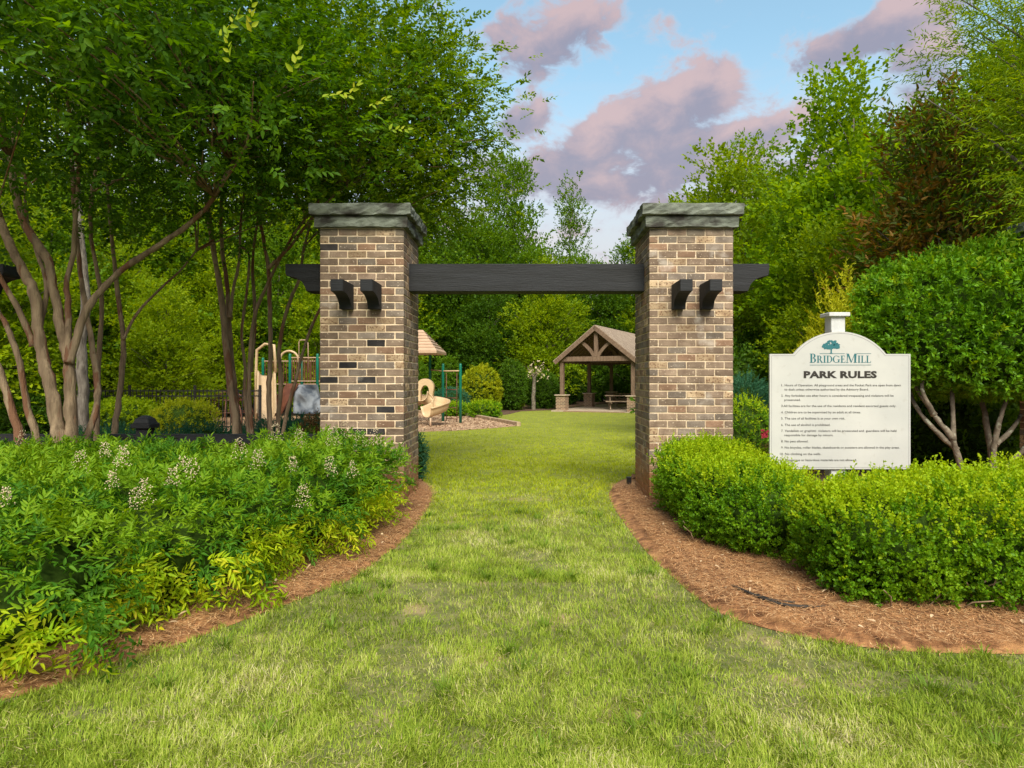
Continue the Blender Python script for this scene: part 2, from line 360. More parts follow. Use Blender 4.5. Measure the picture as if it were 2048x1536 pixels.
M_bronze = leafmat('magnolia_leaf', [(0.05, 0.11, 0.01), (0.075, 0.14, 0.012), (0.21, 0.125, 0.02), (0.34, 0.19, 0.03)], .25, .3, 1.6, spec=.55)
M_willow = leafmat('willow_oak_leaf', [(0.088, 0.1976, 0.0084), (0.1496, 0.2756, 0.0108), (0.22, 0.3484, 0.0144), (0.2992, 0.416, 0.0192)], .46, .38, .9)
M_gold = leafmat('golden_cypress', [(0.28, 0.34, 0.012), (0.42, 0.46, 0.016), (0.56, 0.56, 0.03)], .4, .5, 1.5)
M_juniper = leafmat('juniper', [(.025, .11, .06), (.04, .15, .08), (.07, .20, .11)], .28, .5, 1.2)
M_lime = leafmat('lime_shrub', [(0.19, 0.28, 0.01), (0.31, 0.37, 0.012), (0.44, 0.46, 0.018)], .4, .45, 1.2)
M_redshrub = leafmat('reddish_shrub', [(.03, .06, .015), (.10, .05, .02), (.17, .10, .035), (.22, .17, .06)], .3, .45, 3)
M_core = surf('dark_core', (.016, .034, .006), (.045, .085, .014), 30, 1.0)  # solid dark filler added inside the shrubs to block see-through
M_flower = surf('cream_blossom', (.50, .41, .26), (.70, .60, .43), 40, .8)
M_pinkfl = surf('crimson_flower', (.45, .03, .06), (.6, .06, .10), 20, .6)
M_lawnsoil = surf('lawn_soil', (.095, .105, .032), (.20, .19, .075), 9, .95, .3, 50, c3=(.34, .24, .13), c3range=(.60, .72), c3scale=2.2)
M_lawnbase2 = surf('lawn_far_soil', (.14, .165, .022), (.205, .225, .03), 3.0, .95, .3, 40)
def lawn_ground():
    m, nt, N, L, B = _mat('lawn_ground'); ge = N.new('ShaderNodeNewGeometry')
    def noise(s, d=6):
        n = N.new('ShaderNodeTexNoise'); n.inputs['Scale'].default_value = s; n.inputs['Detail'].default_value = d; L.new(ge.outputs['Position'], n.inputs['Vector']); return n.outputs[0]
    def rng(x, a, b):
        r = N.new('ShaderNodeMapRange'); r.inputs[1].default_value = a; r.inputs[2].default_value = b; L.new(x, r.inputs[0]); return r.outputs[0]
    def mix(f, a, b):
        x = N.new('ShaderNodeMix'); x.data_type = 'RGBA'; L.new(f, x.inputs[0])
        for k, v in ((6, a), (7, b)):
            if isinstance(v, tuple): x.inputs[k].default_value = (*v, 1)
            else: L.new(v, x.inputs[k])
        return x.outputs[2]
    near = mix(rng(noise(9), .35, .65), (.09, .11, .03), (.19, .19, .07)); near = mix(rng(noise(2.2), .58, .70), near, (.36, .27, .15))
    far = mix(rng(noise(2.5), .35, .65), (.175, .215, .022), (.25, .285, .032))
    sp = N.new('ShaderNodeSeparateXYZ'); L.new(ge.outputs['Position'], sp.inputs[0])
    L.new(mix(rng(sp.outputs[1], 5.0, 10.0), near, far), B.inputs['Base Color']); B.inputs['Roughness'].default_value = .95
    return m
M_ground = lawn_ground()
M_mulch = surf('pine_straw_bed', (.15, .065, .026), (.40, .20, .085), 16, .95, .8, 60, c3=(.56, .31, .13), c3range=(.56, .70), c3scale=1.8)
M_darkmulch = surf('dark_mulch', (.06, .035, .02), (.13, .075, .045), 14, .95, .5, 50)  # dark brown mulch of the shrub beds and the woods floor
M_playmulch = surf('play_mulch', (.30, .18, .11), (.47, .31, .20), 16, .95, .5, 60)

# ------------------------------------------------------------------ foliage builders
def leaf_geo(Pp, D, N, L, W, fold=.22, droop=.12, quad=True):
    D = unit(D); S = unit(np.cross(D, N)); N = np.cross(S, D)
    L = np.asarray(L).reshape(-1, 1); W = np.asarray(W).reshape(-1, 1)
    n = len(Pp)
    tip = Pp + D * L - N * droop * L
    if quad:
        up = N * fold * W * .5
        l1 = Pp + D * L * .28 + S * W * .42 + up; l2 = Pp + D * L * .62 + S * W * .33 + up - N * droop * .4 * L
        r1 = Pp + D * L * .28 - S * W * .42 + up; r2 = Pp + D * L * .62 - S * W * .33 + up - N * droop * .4 * L
        V = np.stack([Pp, l1, l2, tip, r2, r1], 1).reshape(-1, 3)
        i = np.arange(n)[:, None] * 6
        Fc = np.concatenate([i + np.array([[0, 3, 2, 1]]), i + np.array([[0, 5, 4, 3]])])
        return V, Fc
    up = N * fold * W * .5
    a = Pp + D * L * .45 + S * W * .5 + up; b = Pp + D * L * .45 - S * W * .5 + up
    V = np.stack([Pp, a, tip, b], 1).reshape(-1, 3); i = np.arange(n)[:, None] * 4
    return V, np.concatenate([i + np.array([[0, 2, 1]]), i + np.array([[0, 3, 2]])])
def sprays(rng, Pp, D, N, tl, nl, L, W, ang=50, jit=.25, quad=True, droop=.12, two_rank=True, terminal=True, sag=0.0):
    """twigs with leaves down both sides"""
    n = len(Pp); D = unit(D); S = unit(np.cross(D, N)); N = np.cross(S, D)
    t = (np.arange(nl) + .6) / nl
    tl = np.asarray(tl).reshape(-1, 1) * np.ones((n, 1))
    pos = Pp[:, None, :] + D[:, None, :] * (tl * t)[:, :, None]
    if sag: pos[..., 2] -= sag * (tl * t * t)
    side = np.where(np.arange(nl) % 2, 1.0, -1.0)[None, :, None]
    a = R(ang) * (1 - .45 * t)[None, :, None]
    if terminal: side = side * np.where(np.arange(nl) == nl - 1, .1, 1)[None, :, None]
    if two_rank: ld = D[:, None, :] * np.cos(a) + S[:, None, :] * np.sin(a) * side
    else:
        ph = (np.arange(nl) * 1.9)[None, :, None] + rng.uniform(0, 6, (n, 1, 1))
        ld = D[:, None, :] * np.cos(a) + (S[:, None, :] * np.cos(ph) + N[:, None, :] * np.sin(ph)) * np.sin(a)
    ld = ld + rng.normal(0, jit, ld.shape)
    ln = np.broadcast_to(N[:, None, :], ld.shape) + rng.normal(0, jit * 1.4, ld.shape)
    k = n * nl
    sz = rng.uniform(.7, 1.15, k)
    if tri_ok(quad): pass
    return leaf_geo(pos.reshape(k, 3), ld.reshape(k, 3), ln.reshape(k, 3), L * sz, W * sz, droop=droop, quad=quad)
def tri_ok(q): return True
def blob_pts(rng, b, n, p=2.5, shell=(.93, 1.02), zmin=0.0, bump=.07):
    c = np.array(b[:3]); r = np.array(b[3:6])
    d = unit(rng.normal(size=(int(n * 3), 3)))
    s = (np.abs(d / r) ** p).sum(1) ** (-1 / p)
    nr = unit(np.sign(d) * np.abs(d / r) ** (p - 1) / r)
    wt = s * s / np.maximum((d * nr).sum(1), .15)                    # equal density per area
    d = d[rng.uniform(size=len(d)) < wt / wt.mean() / 3]
    s = (np.abs(d / r) ** p).sum(1) ** (-1 / p)
    ph = d @ np.array([5.1, 3.7, 4.3]) + c.sum() * 3; ph2 = d @ np.array([-7.3, 8.1, 6.2]) + c.sum()
    s = s * (1 + bump * np.sin(ph * 1.7) + bump * .7 * np.sin(ph2 * 1.9)) * rng.uniform(*shell, len(d))
    pt = c + d * s[:, None]
    nr = unit(np.sign(d) * np.abs(d / r) ** (p - 1) / r)
    k = pt[:, 2] > zmin
    return pt[k], nr[k]
def blob_inside(pt, b, p=2.5, k=.9):
    return (np.abs((pt - np.array(b[:3])) / (np.array(b[3:6]) * k)) ** p).sum(1) < 1
def multi_blob(rng, blobs, dens, p=2.5, shell=(.93, 1.02), zmin=0.0, bump=.07):
    Ps, Ns = [], []
    for i, b in enumerate(blobs):
        a, bb, c = b[3:6]; area = 4 * math.pi * (((a * bb) ** 1.6 + (a * c) ** 1.6 + (bb * c) ** 1.6) / 3) ** (1 / 1.6)
        pt, nr = blob_pts(rng, b, area * dens, p, shell, zmin, bump)
        keep = np.ones(len(pt), bool)
        for j, o in enumerate(blobs):
            if j != i: keep &= ~blob_inside(pt, o, p)
        Ps.append(pt[keep]); Ns.append(nr[keep])
    return np.concatenate(Ps), np.concatenate(Ns)
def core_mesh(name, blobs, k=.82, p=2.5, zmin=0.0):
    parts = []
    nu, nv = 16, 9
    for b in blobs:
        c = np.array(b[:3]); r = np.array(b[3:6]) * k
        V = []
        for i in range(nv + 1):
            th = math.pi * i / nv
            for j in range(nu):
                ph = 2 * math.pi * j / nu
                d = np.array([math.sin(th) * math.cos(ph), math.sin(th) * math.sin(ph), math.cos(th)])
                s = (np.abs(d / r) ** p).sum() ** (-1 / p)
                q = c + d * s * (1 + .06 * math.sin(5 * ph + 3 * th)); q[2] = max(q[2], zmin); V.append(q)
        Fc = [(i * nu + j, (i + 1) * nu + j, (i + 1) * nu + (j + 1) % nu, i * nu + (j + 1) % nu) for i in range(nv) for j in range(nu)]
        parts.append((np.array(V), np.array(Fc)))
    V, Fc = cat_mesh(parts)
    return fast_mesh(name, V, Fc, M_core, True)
def shrub(name, label, cat, blobs, mat, dens, tl, nl, L, W, seed, p=2.5, up=.5, ang=55, group=None, new=None, newfrac=0, quad=True, two=False, outward=1.0, core=.8, zmin=0.02, jit=.3, shell=(.86, 1.02), bump=.07, newz=None, sag=0.0):
    rng = np.random.default_rng(seed)
    cx = sum(b[0] for b in blobs) / len(blobs); cy = sum(b[1] for b in blobs) / len(blobs)
    root = empty(name, (cx, cy, gz(cx, cy)), label, cat, group)
    Pp, Nn = multi_blob(rng, blobs, dens, p, shell, zmin, bump)
    fr = ~((Nn[:, 1] > .55) & (Nn[:, 2] < .45)); Pp, Nn = Pp[fr], Nn[fr]
    D = Nn * outward + np.array([0, 0, up]) + rng.normal(0, .45, Nn.shape)
    A = np.cross(D, rng.normal(size=D.shape)); Nf = unit(Nn + np.array([0, 0, .6])) + rng.normal(0, .2, Nn.shape)
    D = unit(D)
    base = Pp - D * np.asarray(tl) * .55
    ln = tl * rng.uniform(.6, 1.25, len(Pp))
    isnew = np.zeros(len(Pp), bool)
    if new is not None:
        z = (Pp[:, 2] - Pp[:, 2].min()) / np.ptp(Pp[:, 2])
        w = newfrac * (z ** 2 if newz is None else newz(Pp)) * (.3 + 1.4 * vnoise(Pp[:, 0] * 4, Pp[:, 1] * 4 + Pp[:, 2] * 4, seed))
        isnew = rng.uniform(size=len(Pp)) < w
    for k, mt, nm in ((~isnew, mat, 'foliage'), (isnew, new, 'new_growth')):
        if k.sum() < 3: continue
        lk = ln[k] * (rng.uniform(1.1, 1.9, k.sum()) if nm == 'new_growth' else 1)
        V, Fc = sprays(rng, base[k], D[k], Nf[k], lk, nl, L, W, ang, jit, quad, two_rank=two, sag=sag)
        wchild(nm, fast_mesh(nm, V, Fc, mt), root, 'stuff')
    if core: wchild('dark_core', core_mesh('dark_core', blobs, core, p, zmin - .06), root)
    return root
def smooth_line(pts, n=5):
    pts = [Vector(p) for p in pts]; out = []
    for i in range(len(pts) - 1):
        p0 = pts[max(i - 1, 0)]; p1 = pts[i]; p2 = pts[i + 1]; p3 = pts[min(i + 2, len(pts) - 1)]
        for k in range(n):
            t = k / n
            out.append(.5 * ((2 * p1) + (p2 - p0) * t + (2 * p0 - 5 * p1 + 4 * p2 - p3) * t * t + (3 * p1 - p0 - 3 * p2 + p3) * t ** 3))
    return out + [pts[-1]]
def limb(bm, pts, r0, r1, rnd, n=8, knob=.08, step=5):
    q = smooth_line(pts, step); m = len(q)
    q = [v + Vector((rnd.uniform(-1, 1), rnd.uniform(-1, 1), 0)) * r0 * .13 if 0 < i < m - 1 else v for i, v in enumerate(q)]
    rad = [(r0 + (r1 - r0) * (i / (m - 1)) ** .8) * (1 + rnd.uniform(-knob, knob)) for i in range(m)]
    rad[0] *= 1.25
    bm.tube(q, rad, n)
def tree_meshes(name, seed, height, trunk_r, ell, nclump, per, L, W, mat, barkmat, clump=.55, flat=.6, stems=1, fork=.25, limbs=40, shellp=.45, quad=False, droopy=0.0, lean=0.0, twig=5):
    """trunk and crown meshes about the origin; ell = ellipsoids of the crown"""
    rng = np.random.default_rng(seed); rnd = random.Random(seed)
    vol = np.array([e[3] * e[4] * e[5] for e in ell]); cnt = np.maximum(1, (vol / vol.sum() * nclump)).astype(int)
    C = []
    for e, n in zip(ell, cnt):
        d = unit(rng.normal(size=(n, 3))); r = rng.uniform(size=n) ** shellp
        wob = 1 + .16 * np.sin(d @ np.array([4.2, 5.7, 3.1]) + seed) + .12 * np.sin(d @ np.array([-9.1, 6.3, 8.4]))
        C.append(np.array(e[:3]) + d * (r * wob)[:, None] * np.array(e[3:6]))
    C = np.concatenate(C)
    bm = BM()
    mains = []
    for s in range(stems):
        a = 6.28 * s / stems + rnd.uniform(-.4, .4); off = (.0 if stems == 1 else trunk_r * 1.3)
        sp = 0 if stems == 1 else height * .045
        p = [(off * math.cos(a), off * math.sin(a), -.15)]
        for k in range(1, 6):
            t = k / 5; p.append((math.cos(a) * (off + sp * t ** 1.3) + lean * t + rnd.uniform(-1, 1) * trunk_r * .9, math.sin(a) * (off + sp * t ** 1.3) + rnd.uniform(-1, 1) * trunk_r * .9, height * .80 * t))
        limb(bm, p, trunk_r, trunk_r * .15, rnd, 8); mains.append(smooth_line(p, 8))
    order = rng.permutation(len(C))[:limbs]
    for i in order:
        c = Vector(C[i]); mp = min(mains, key=lambda q: min((v.xy - c.xy).length for v in q))
        hd = Vector((c.x, c.y)).length; zs = max(height * fork, c.z - hd * .9 - .3)
        st = min(mp, key=lambda v: abs(v.z - zs)); frac = max(.12, 1 - st.z / height)
        mid = st.lerp(c, .5) + Vector((rnd.uniform(-.1, .1), rnd.uniform(-.1, .1), .12 * (c - st).length * .5))
        limb(bm, [st, mid, c], trunk_r * .42 * frac + .006, .006, rnd, 5, .05, 3)
    tm = bm.mesh(name + '_trunk', barkmat)
    # leaves
    n = len(C); nt = max(1, per // twig)
    cc = np.repeat(C, nt, 0); k = len(cc)
    off = rng.normal(0, 1, (k, 3)) * np.array([clump, clump, clump * flat]) * .55
    Pp = cc + off
    ctr = np.array([np.mean([e[0] for e in ell]), np.mean([e[1] for e in ell]), np.mean([e[2] for e in ell]) - height * .15])
    out = unit(cc - ctr) * .8 + unit(off) * .8 + np.array([0, 0, .15 - droopy]) + rng.normal(0, .3, (k, 3))
    Nn = np.array([0, 0, 1.0]) + rng.normal(0, .45, (k, 3)) + unit(cc - ctr) * .35
    V, Fc = sprays(rng, Pp, out, Nn, L * twig * .42 * rng.uniform(.7, 1.3, k), twig, L, W, 55, .35, quad, droop=.15 + droopy * .3)
    return tm, fast_mesh(name + '_crown', V, Fc, mat)
def place_tree(name, meshes, loc, label, cat='tree', group=None, rot=0, sc=1.0, sz=None):
    root = empty(name, loc, label, cat, group); root.rotation_euler[2] = rot; root.scale = (sc, sc, sz or sc)
    link('trunk', meshes[0], root); c = link('crown', meshes[1], root); c['kind'] = 'stuff'
    return root

# ------------------------------------------------------------------ ground
def in_poly(x, y, poly):
    x = np.asarray(x); y = np.asarray(y); c = np.zeros(x.shape, bool); n = len(poly)
    for i in range(n):
        x0, y0 = poly[i]; x1, y1 = poly[i - 1]
        k = ((y0 > y) != (y1 > y)) & (x < (x1 - x0) * (y - y0) / ((y1 - y0) or 1e-9) + x0); c ^= k
    return c
xs = np.array(sorted(set(list(np.linspace(-200, -20, 10)) + list(np.linspace(-20, 20, 41)) + list(np.linspace(20, 200, 10)))))
ys = np.array(sorted(set(list(np.linspace(-60, 0, 7)) + list(np.linspace(0, 48, 49)) + list(np.linspace(48, 300, 16)))))
gx, gy = np.meshgrid(xs, ys); V = np.stack([gx.ravel(), gy.ravel(), g(gx, gy).ravel()], 1); nx = len(xs)
ii = np.array([(j * nx + i, j * nx + i + 1, (j + 1) * nx + i + 1, (j + 1) * nx + i) for j in range(len(ys) - 1) for i in range(nx - 1)])
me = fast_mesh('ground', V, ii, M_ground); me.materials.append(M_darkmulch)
cy_ = V[ii][:, :, 1].mean(1); cx_ = V[ii][:, :, 0].mean(1)
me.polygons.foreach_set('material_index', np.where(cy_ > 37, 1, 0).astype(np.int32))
tag(link('ground', me), kind='structure')

def bed(name, poly, mat, h, rim=.16, lift=0.0):
    bm = bmesh.new(); n = len(poly)
    if sum(poly[i - 1][0] * poly[i][1] - poly[i][0] * poly[i - 1][1] for i in range(n)) < 0: poly = poly[::-1]
    vs = [bm.verts.new((x, y, gz(x, y) + .004 + lift)) for x, y in poly]; inn = []
    for i in range(n):
        a = Vector(poly[i - 1]); p = Vector(poly[i]); c = Vector(poly[(i + 1) % n])
        e1 = (p - a).normalized(); e2 = (c - p).normalized(); nn = Vector((-e1.y - e2.y, e1.x + e2.x)); nn = nn.normalized() if nn.length > 1e-6 else Vector((-e1.y, e1.x))
        q = p + nn * rim; inn.append(bm.verts.new((q.x, q.y, gz(q.x, q.y) + h)))
    for i in range(n): bm.faces.new((vs[i - 1], vs[i], inn[i], inn[i - 1]))
    bm.faces.new(inn)
    bmesh.ops.triangulate(bm, faces=list(bm.faces)); bmesh.ops.recalc_face_normals(bm, faces=list(bm.faces))
    me = bpy.data.meshes.new(name); bm.to_mesh(me); bm.free(); me.materials.append(mat)
    return tag(link(name, me), kind='structure')
def curve_px(pts): return [tuple(v.xy) for v in smooth_line([Vector((*G(*p, z0=0.0), 0)) for p in pts], 4)]
edgeL = curve_px([(-60, 1424), (0, 1404), (129, 1368), (211, 1335), (336, 1298), (508, 1234), (640, 1184), (719, 1150), (766, 1112), (800, 1088), (845, 1032), (862, 1002), (864, 985), (856, 968), (844, 957)])
polyL = edgeL + [(-1.45, 8.2), (-9, 8.2), (-9, edgeL[0][1])]
edgeR = curve_px([(1268, 948), (1238, 960), (1220, 980), (1222, 1005), (1258, 1060), (1298, 1110), (1340, 1150), (1392, 1195), (1450, 1232), (1550, 1262), (1650, 1283), (1750, 1298), (1850, 1306), (2048, 1310), (2300, 1312)])
polyR = edgeR + [(9, edgeR[-1][1]), (9, 8.2), (1.42, 8.2)]
bed('pine_straw_bed', polyL, M_mulch, .035, .12)
bed('pine_straw_bed', polyR, M_mulch, .055, .18)
polyLB = [(-1.5, 8.26), (-2.0, 11), (-3.2, 17.9), (-16, 17.9), (-16, 8.26)]
polyRB = [(1.5, 8.26), (3.2, 14), (6.4, 24), (8.5, 30), (8.5, 37), (30, 37), (30, 8.26)]
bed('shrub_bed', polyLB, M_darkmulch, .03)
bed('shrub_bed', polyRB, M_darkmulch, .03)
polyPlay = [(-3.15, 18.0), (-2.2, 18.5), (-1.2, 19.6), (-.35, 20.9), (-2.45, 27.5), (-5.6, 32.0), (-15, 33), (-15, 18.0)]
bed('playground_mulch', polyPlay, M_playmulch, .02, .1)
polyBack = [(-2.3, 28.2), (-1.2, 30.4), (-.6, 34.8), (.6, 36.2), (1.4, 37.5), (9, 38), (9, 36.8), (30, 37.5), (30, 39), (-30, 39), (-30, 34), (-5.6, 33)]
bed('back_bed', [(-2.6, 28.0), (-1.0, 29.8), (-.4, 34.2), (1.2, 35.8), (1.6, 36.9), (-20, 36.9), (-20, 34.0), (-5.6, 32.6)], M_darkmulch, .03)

# ------------------------------------------------------------------ brick gate pillars
BL, BH, BW, JT, CH = .193, .069, .092, .010, .0794
PW = 4 * .203 + .102 - .010
def brick_template(l, w, h, seed):
    rnd = random.Random(seed); bm = bmesh.new(); bmesh.ops.create_cube(bm, size=1)
    for v in bm.verts: v.co = Vector((v.co.x * l, v.co.y * w, v.co.z * h))
    bmesh.ops.bevel(bm, geom=list(bm.edges), offset=.0055, segments=1, affect='EDGES')
    for v in bm.verts: v.co += Vector((rnd.uniform(-.0022, .0022), rnd.uniform(-.0022, .0022), rnd.uniform(-.0022, .0022)))
    bmesh.ops.recalc_face_normals(bm, faces=list(bm.faces)); return bm
BT = [brick_template(BL, BW, BH, s) for s in range(6)]
brick_me = {}
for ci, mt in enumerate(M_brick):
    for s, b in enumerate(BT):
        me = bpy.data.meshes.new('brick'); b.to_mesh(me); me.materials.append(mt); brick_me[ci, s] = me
def brick_slots(ncourse):
    """(x, y, z, along_y, front, side 0 front 1 right 2 back 3 left) within a PW square, z from 0"""
    out = []
    for c in range(ncourse):
        z = c * CH + BH / 2 + .005; h = BW / 2
        for k in range(4):
            s = .102 + .203 * k + BL / 2
            if c % 2 == 0:
                q = [(s, h, 0, 0), (PW - h, s, 1, 1), (PW - s, PW - h, 0, 2), (h, PW - s, 1, 3)]
            else:
                q = [(PW - s, h, 0, 0), (PW - h, PW - s, 1, 1), (s, PW - h, 0, 2), (h, s, 1, 3)]
            for x, y, a, sd_ in q: out.append((x, y, z, a, sd_, c))
    return out
NC = 38
def rough_slab(cx, cy, z0, z1, half, seed, rough=.012):
    rnd = random.Random(seed); bm = bmesh.new(); n = 16; per = []
    for s in range(4):
        for k in range(n):
            t = -1 + 2 * k / n; per.append([(t, -1), (1, t), (-t, 1), (-1, -t)][s])
    rows = []
    for zi, zf in enumerate((0, .06, .35, .65, .94, 1)):
        row = []
        for i, (x, y) in enumerate(per):
            inset = .012 if zi in (0, 5) else 0
            j = rnd.uniform(-rough, rough * .5) if 0 < zi < 5 else rnd.uniform(-rough, 0)
            corner = abs(x) > .99 and abs(y) > .99
            if corner: j *= .3
            hx = (half - inset + j)
            zz = z0 + (z1 - z0) * zf + (rnd.uniform(-.008, .004) if zi == 1 else 0) + (rnd.uniform(-.003, .003) if zi >= 4 else 0)
            row.append(bm.verts.new((cx + x * hx, cy + y * hx, zz)))
        rows.append(row)
    m = len(per)
    for a, b in zip(rows, rows[1:]):
        for i in range(m): bm.faces.new((a[i], a[(i + 1) % m], b[(i + 1) % m], b[i]))
    bm.faces.new(rows[0][::-1]); bm.faces.new(rows[-1]); bmesh.ops.recalc_face_normals(bm, faces=list(bm.faces))
    me = bpy.data.meshes.new('cap_slab'); bm.to_mesh(me); bm.free(); me.materials.append(M_stone); return me
def pillar(xc, label, seed, inner, zb, single=True, nc=NC):
    """inner: +1 the side face seen is on the right, -1 on the left"""
    rnd = random.Random(seed); x0 = xc - PW / 2; y0 = 6.8; top = 2.967
    root = empty('brick_pillar', (xc, y0 + PW / 2, 0), label, 'pillar', None)
    zb = top - nc * CH
    b = BM(); b.box((xc, y0 + PW / 2, (zb - .1 + top + .01) / 2), (PW - .011, PW - .011, top - zb + .11))
    wchild('mortar_core', b.mesh('mortar_core', M_mortar), root)
    vis, rest = [], []
    for (x, y, z, a, sd_, c) in brick_slots(nc):
        inner_side = 1 if inner > 0 else 3
        # bricks whose faces show at the front or on the inner side
        front = y < BW or (a == 1 and y < BL / 2 + .01)
        seen = front or sd_ == inner_side
        low = zb + z < .62
        if single and seen and not (low and front and ((x < .55) if inner > 0 else (x > .2))): vis.append((x, y, z, a, sd_, c))
        else: rest.append((x, y, z, a, sd_, c))
    def key(q):                                                     # front bricks first, then the side from front to back
        return (q[1] > BW and not (q[3] == 1 and q[1] < BL / 2 + .01), q[1])
    vis.sort(key=key)
    rest += vis[298:]; vis = vis[:298]
    def pick(z):
        w = [.50, .13, .25, .12, 0] if inner > 0 else [.50, .15, .18, .17, 0]
        return rnd.choices(range(5), w)[0]
    dark = {(22, 2), (19, 1), (17, 0), (17, 2), (13, 3), (10, 1), (10, 2), (35, 0)} if inner > 0 else set()
    for (x, y, z, a, sd_, c) in vis:
        ci = pick(z)
        if inner > 0 and y < BW and a == 0 and (c, int(x / .23)) in dark: ci = 4
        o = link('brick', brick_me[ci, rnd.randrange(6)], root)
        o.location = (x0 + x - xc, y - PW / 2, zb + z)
        o.rotation_euler = (rnd.uniform(-.008, .008), rnd.uniform(-.008, .008), (math.pi / 2 if a else 0) + rnd.choice((0, math.pi)) + rnd.uniform(-.008, .008))
    if rest:
        for ci in range(4 if not single else 1):
            bm = bmesh.new(); n = 0
            for (x, y, z, a, sd_, c) in rest:
                if not single and rnd.randrange(4) != ci and True:
                    if (hash((round(x, 3), round(y, 3), c)) % 4) != ci: continue
                elif not single and (hash((round(x, 3), round(y, 3), c)) % 4) != ci: continue
                t = BT[rnd.randrange(6)].copy()
                bmesh.ops.transform(t, matrix=Matrix.Translation((x0 + x, y0 + y, zb + z)) @ Matrix.Rotation(math.pi / 2 if a else 0, 4, 'Z'), verts=list(t.verts))
                tmp = bpy.data.meshes.new('tmp'); t.to_mesh(tmp); t.free(); bm.from_mesh(tmp); bpy.data.meshes.remove(tmp); n += 1
            me = bpy.data.meshes.new('brickwork'); bm.to_mesh(me); bm.free(); me.materials.append(M_brick[0] if single else M_brick[ci]); wchild('brickwork', me, root, 'stuff')
    yc = y0 + PW / 2
    wchild('cap_slab', rough_slab(xc, yc, 2.972, 3.094, PW / 2 + .047, seed + 1), root)
    wchild('cap_slab', rough_slab(xc, yc, 3.097, 3.222, PW / 2 + .089, seed + 2, .015), root)
    for s in (-1, 1):                                               # carved bracket ends
        zt, zl, pr = 2.3615, 2.091, .40
        ol = [(0, zl), (0, zt), (pr, zt), (pr, zt - .121)]
        for k in range(1, 11):
            t = math.pi / 2 * k / 10
            ol.append((pr - .02 - .29 * math.sin(t), zl + .149 * math.cos(t)))
        b = BM(); M = Matrix(((0, 1, 0, xc + .15 * s), (-1, 0, 0, y0 + .003), (0, 0, 1, 0), (0, 0, 0, 1)))
        b.prism(ol, -.063, .063, M); b.bevel(.004)
        wchild('bracket', b.mesh('bracket', M_black), root)
    return root
pillar(-1.792, 'tall brick gate pillar rising from the feathery flowering shrubs', 3, 1, 0)
pillar(1.750, 'tall brick gate pillar rising from the clipped boxwood hedge', 5, -1, 0)
pillar(6.43, 'brick pillar mostly hidden behind the big rounded evergreen', 9, -1, 0, False)
pillar(-7.4, 'brick pillar behind the crape myrtle, at the end of the low black rail', 11, 1, 0, False)

def crossbeam(name, xl, xr, label):
    y0, y1, z0, z1 = 7.10, 7.36, 2.334, 2.642
    def end(s, xe):
        p = [(xe, z1), (xe, z1 - .10), (xe - s * .012, z1 - .135), (xe - s * .035, z1 - .135)]
        for k in range(1, 8):
            t = math.pi / 2 * k / 7; p.append((xe - s * (.035 + .20 * math.sin(t)), z0 + .173 * math.cos(t)))
        return p
    ol = end(1, xr) + end(-1, xl)[::-1]
    b = BM(); b.prism(ol, y0, y1); b.bevel(.005)
    return tag(link(name, b.mesh(name, M_black)), label, 'beam')
crossbeam('crossbeam', -2.731, 2.703, 'long black timber beam spanning the gate between two brick pillars')
crossbeam('crossbeam', -8.3, -5.90, 'short black timber beam end showing beside the crape myrtle trunks')

# low black rail with a capped post
root = empty('rail_fence', (-4.41, 7.28, 0), 'low black timber rail with a capped post behind the flowering shrubs', 'fence')
b = BM(); b.box((-4.41, 7.28, .40), (.14, .14, .86)); b.bevel(.006); wchild('post', b.mesh('post', M_black), root)
b = BM(); b.box((-4.41, 7.28, .812), (.215, .215, .05)).box((-4.41, 7.28, .868), (.19, .19, .06), taper=.72).box((-4.41, 7.28, .915), (.13, .13, .03), taper=.4); b.bevel(.004); wchild('post_cap', b.mesh('post_cap', M_black), root)
for a, c in ((-6.94, -4.482), (-4.338, -2.247)):
    b = BM(); b.box(((a + c) / 2, 7.28, .665), (c - a, .07, .10)); wchild('rail', b.mesh('rail', M_black), root)
    b = BM(); b.box(((a + c) / 2, 7.28, .25), (c - a, .07, .10)); wchild('rail', b.mesh('rail', M_black), root)

# ------------------------------------------------------------------ park rules sign
def text_mesh(body, mat, bold=0.0, space=1.0, extrude=.0):
    c = bpy.data.curves.new('t', 'FONT'); c.body = body; c.size = 1; c.offset = bold; c.space_character = space; c.extrude = extrude; c.resolution_u = 2
    o = bpy.data.objects.new('t', c); COL.objects.link(o); bpy.context.view_layer.update()
    me = bpy.data.meshes.new_from_object(o.evaluated_get(bpy.context.evaluated_depsgraph_get()))
    bpy.data.objects.remove(o); bpy.data.curves.remove(c); me.materials.clear(); me.materials.append(mat); return me
SY = 5.5; SK = F / SY
def sx(zx): return (1500 + zx / 4.04 - CX) / SK
def sz(zy): return H - (600 + zy / 4.04 - CY) / SK
sign = empty('park_rules_sign', (sx(710), SY + .09, .05), 'cream park rules sign with an arched top on a white post', 'sign')
def board_outline(inset):
    xl, xr, zb, zt = sx(160) + inset, sx(1297) - inset, sz(1367) + inset, sz(436) - inset
    al, ar, top = sx(352) + inset * .6, sx(1100) - inset * .6, sz(255) - inset
    hw = (ar - al) / 2; cxx = (al + ar) / 2; hh = top - zt; rad = (hw * hw + hh * hh) / (2 * hh); zc = top - rad
    th = math.asin(hw / rad)
    arc = [(cxx + rad * math.sin(-th + 2 * th * k / 24), zc + rad * math.cos(-th + 2 * th * k / 24)) for k in range(25)]
    return [(xl, zb), (xl, zt)] + arc + [(xr, zt), (xr, zb)]
b = BM(); b.prism(board_outline(0), SY, SY + .022); board = wchild('board', b.mesh('board', M_signface), sign)
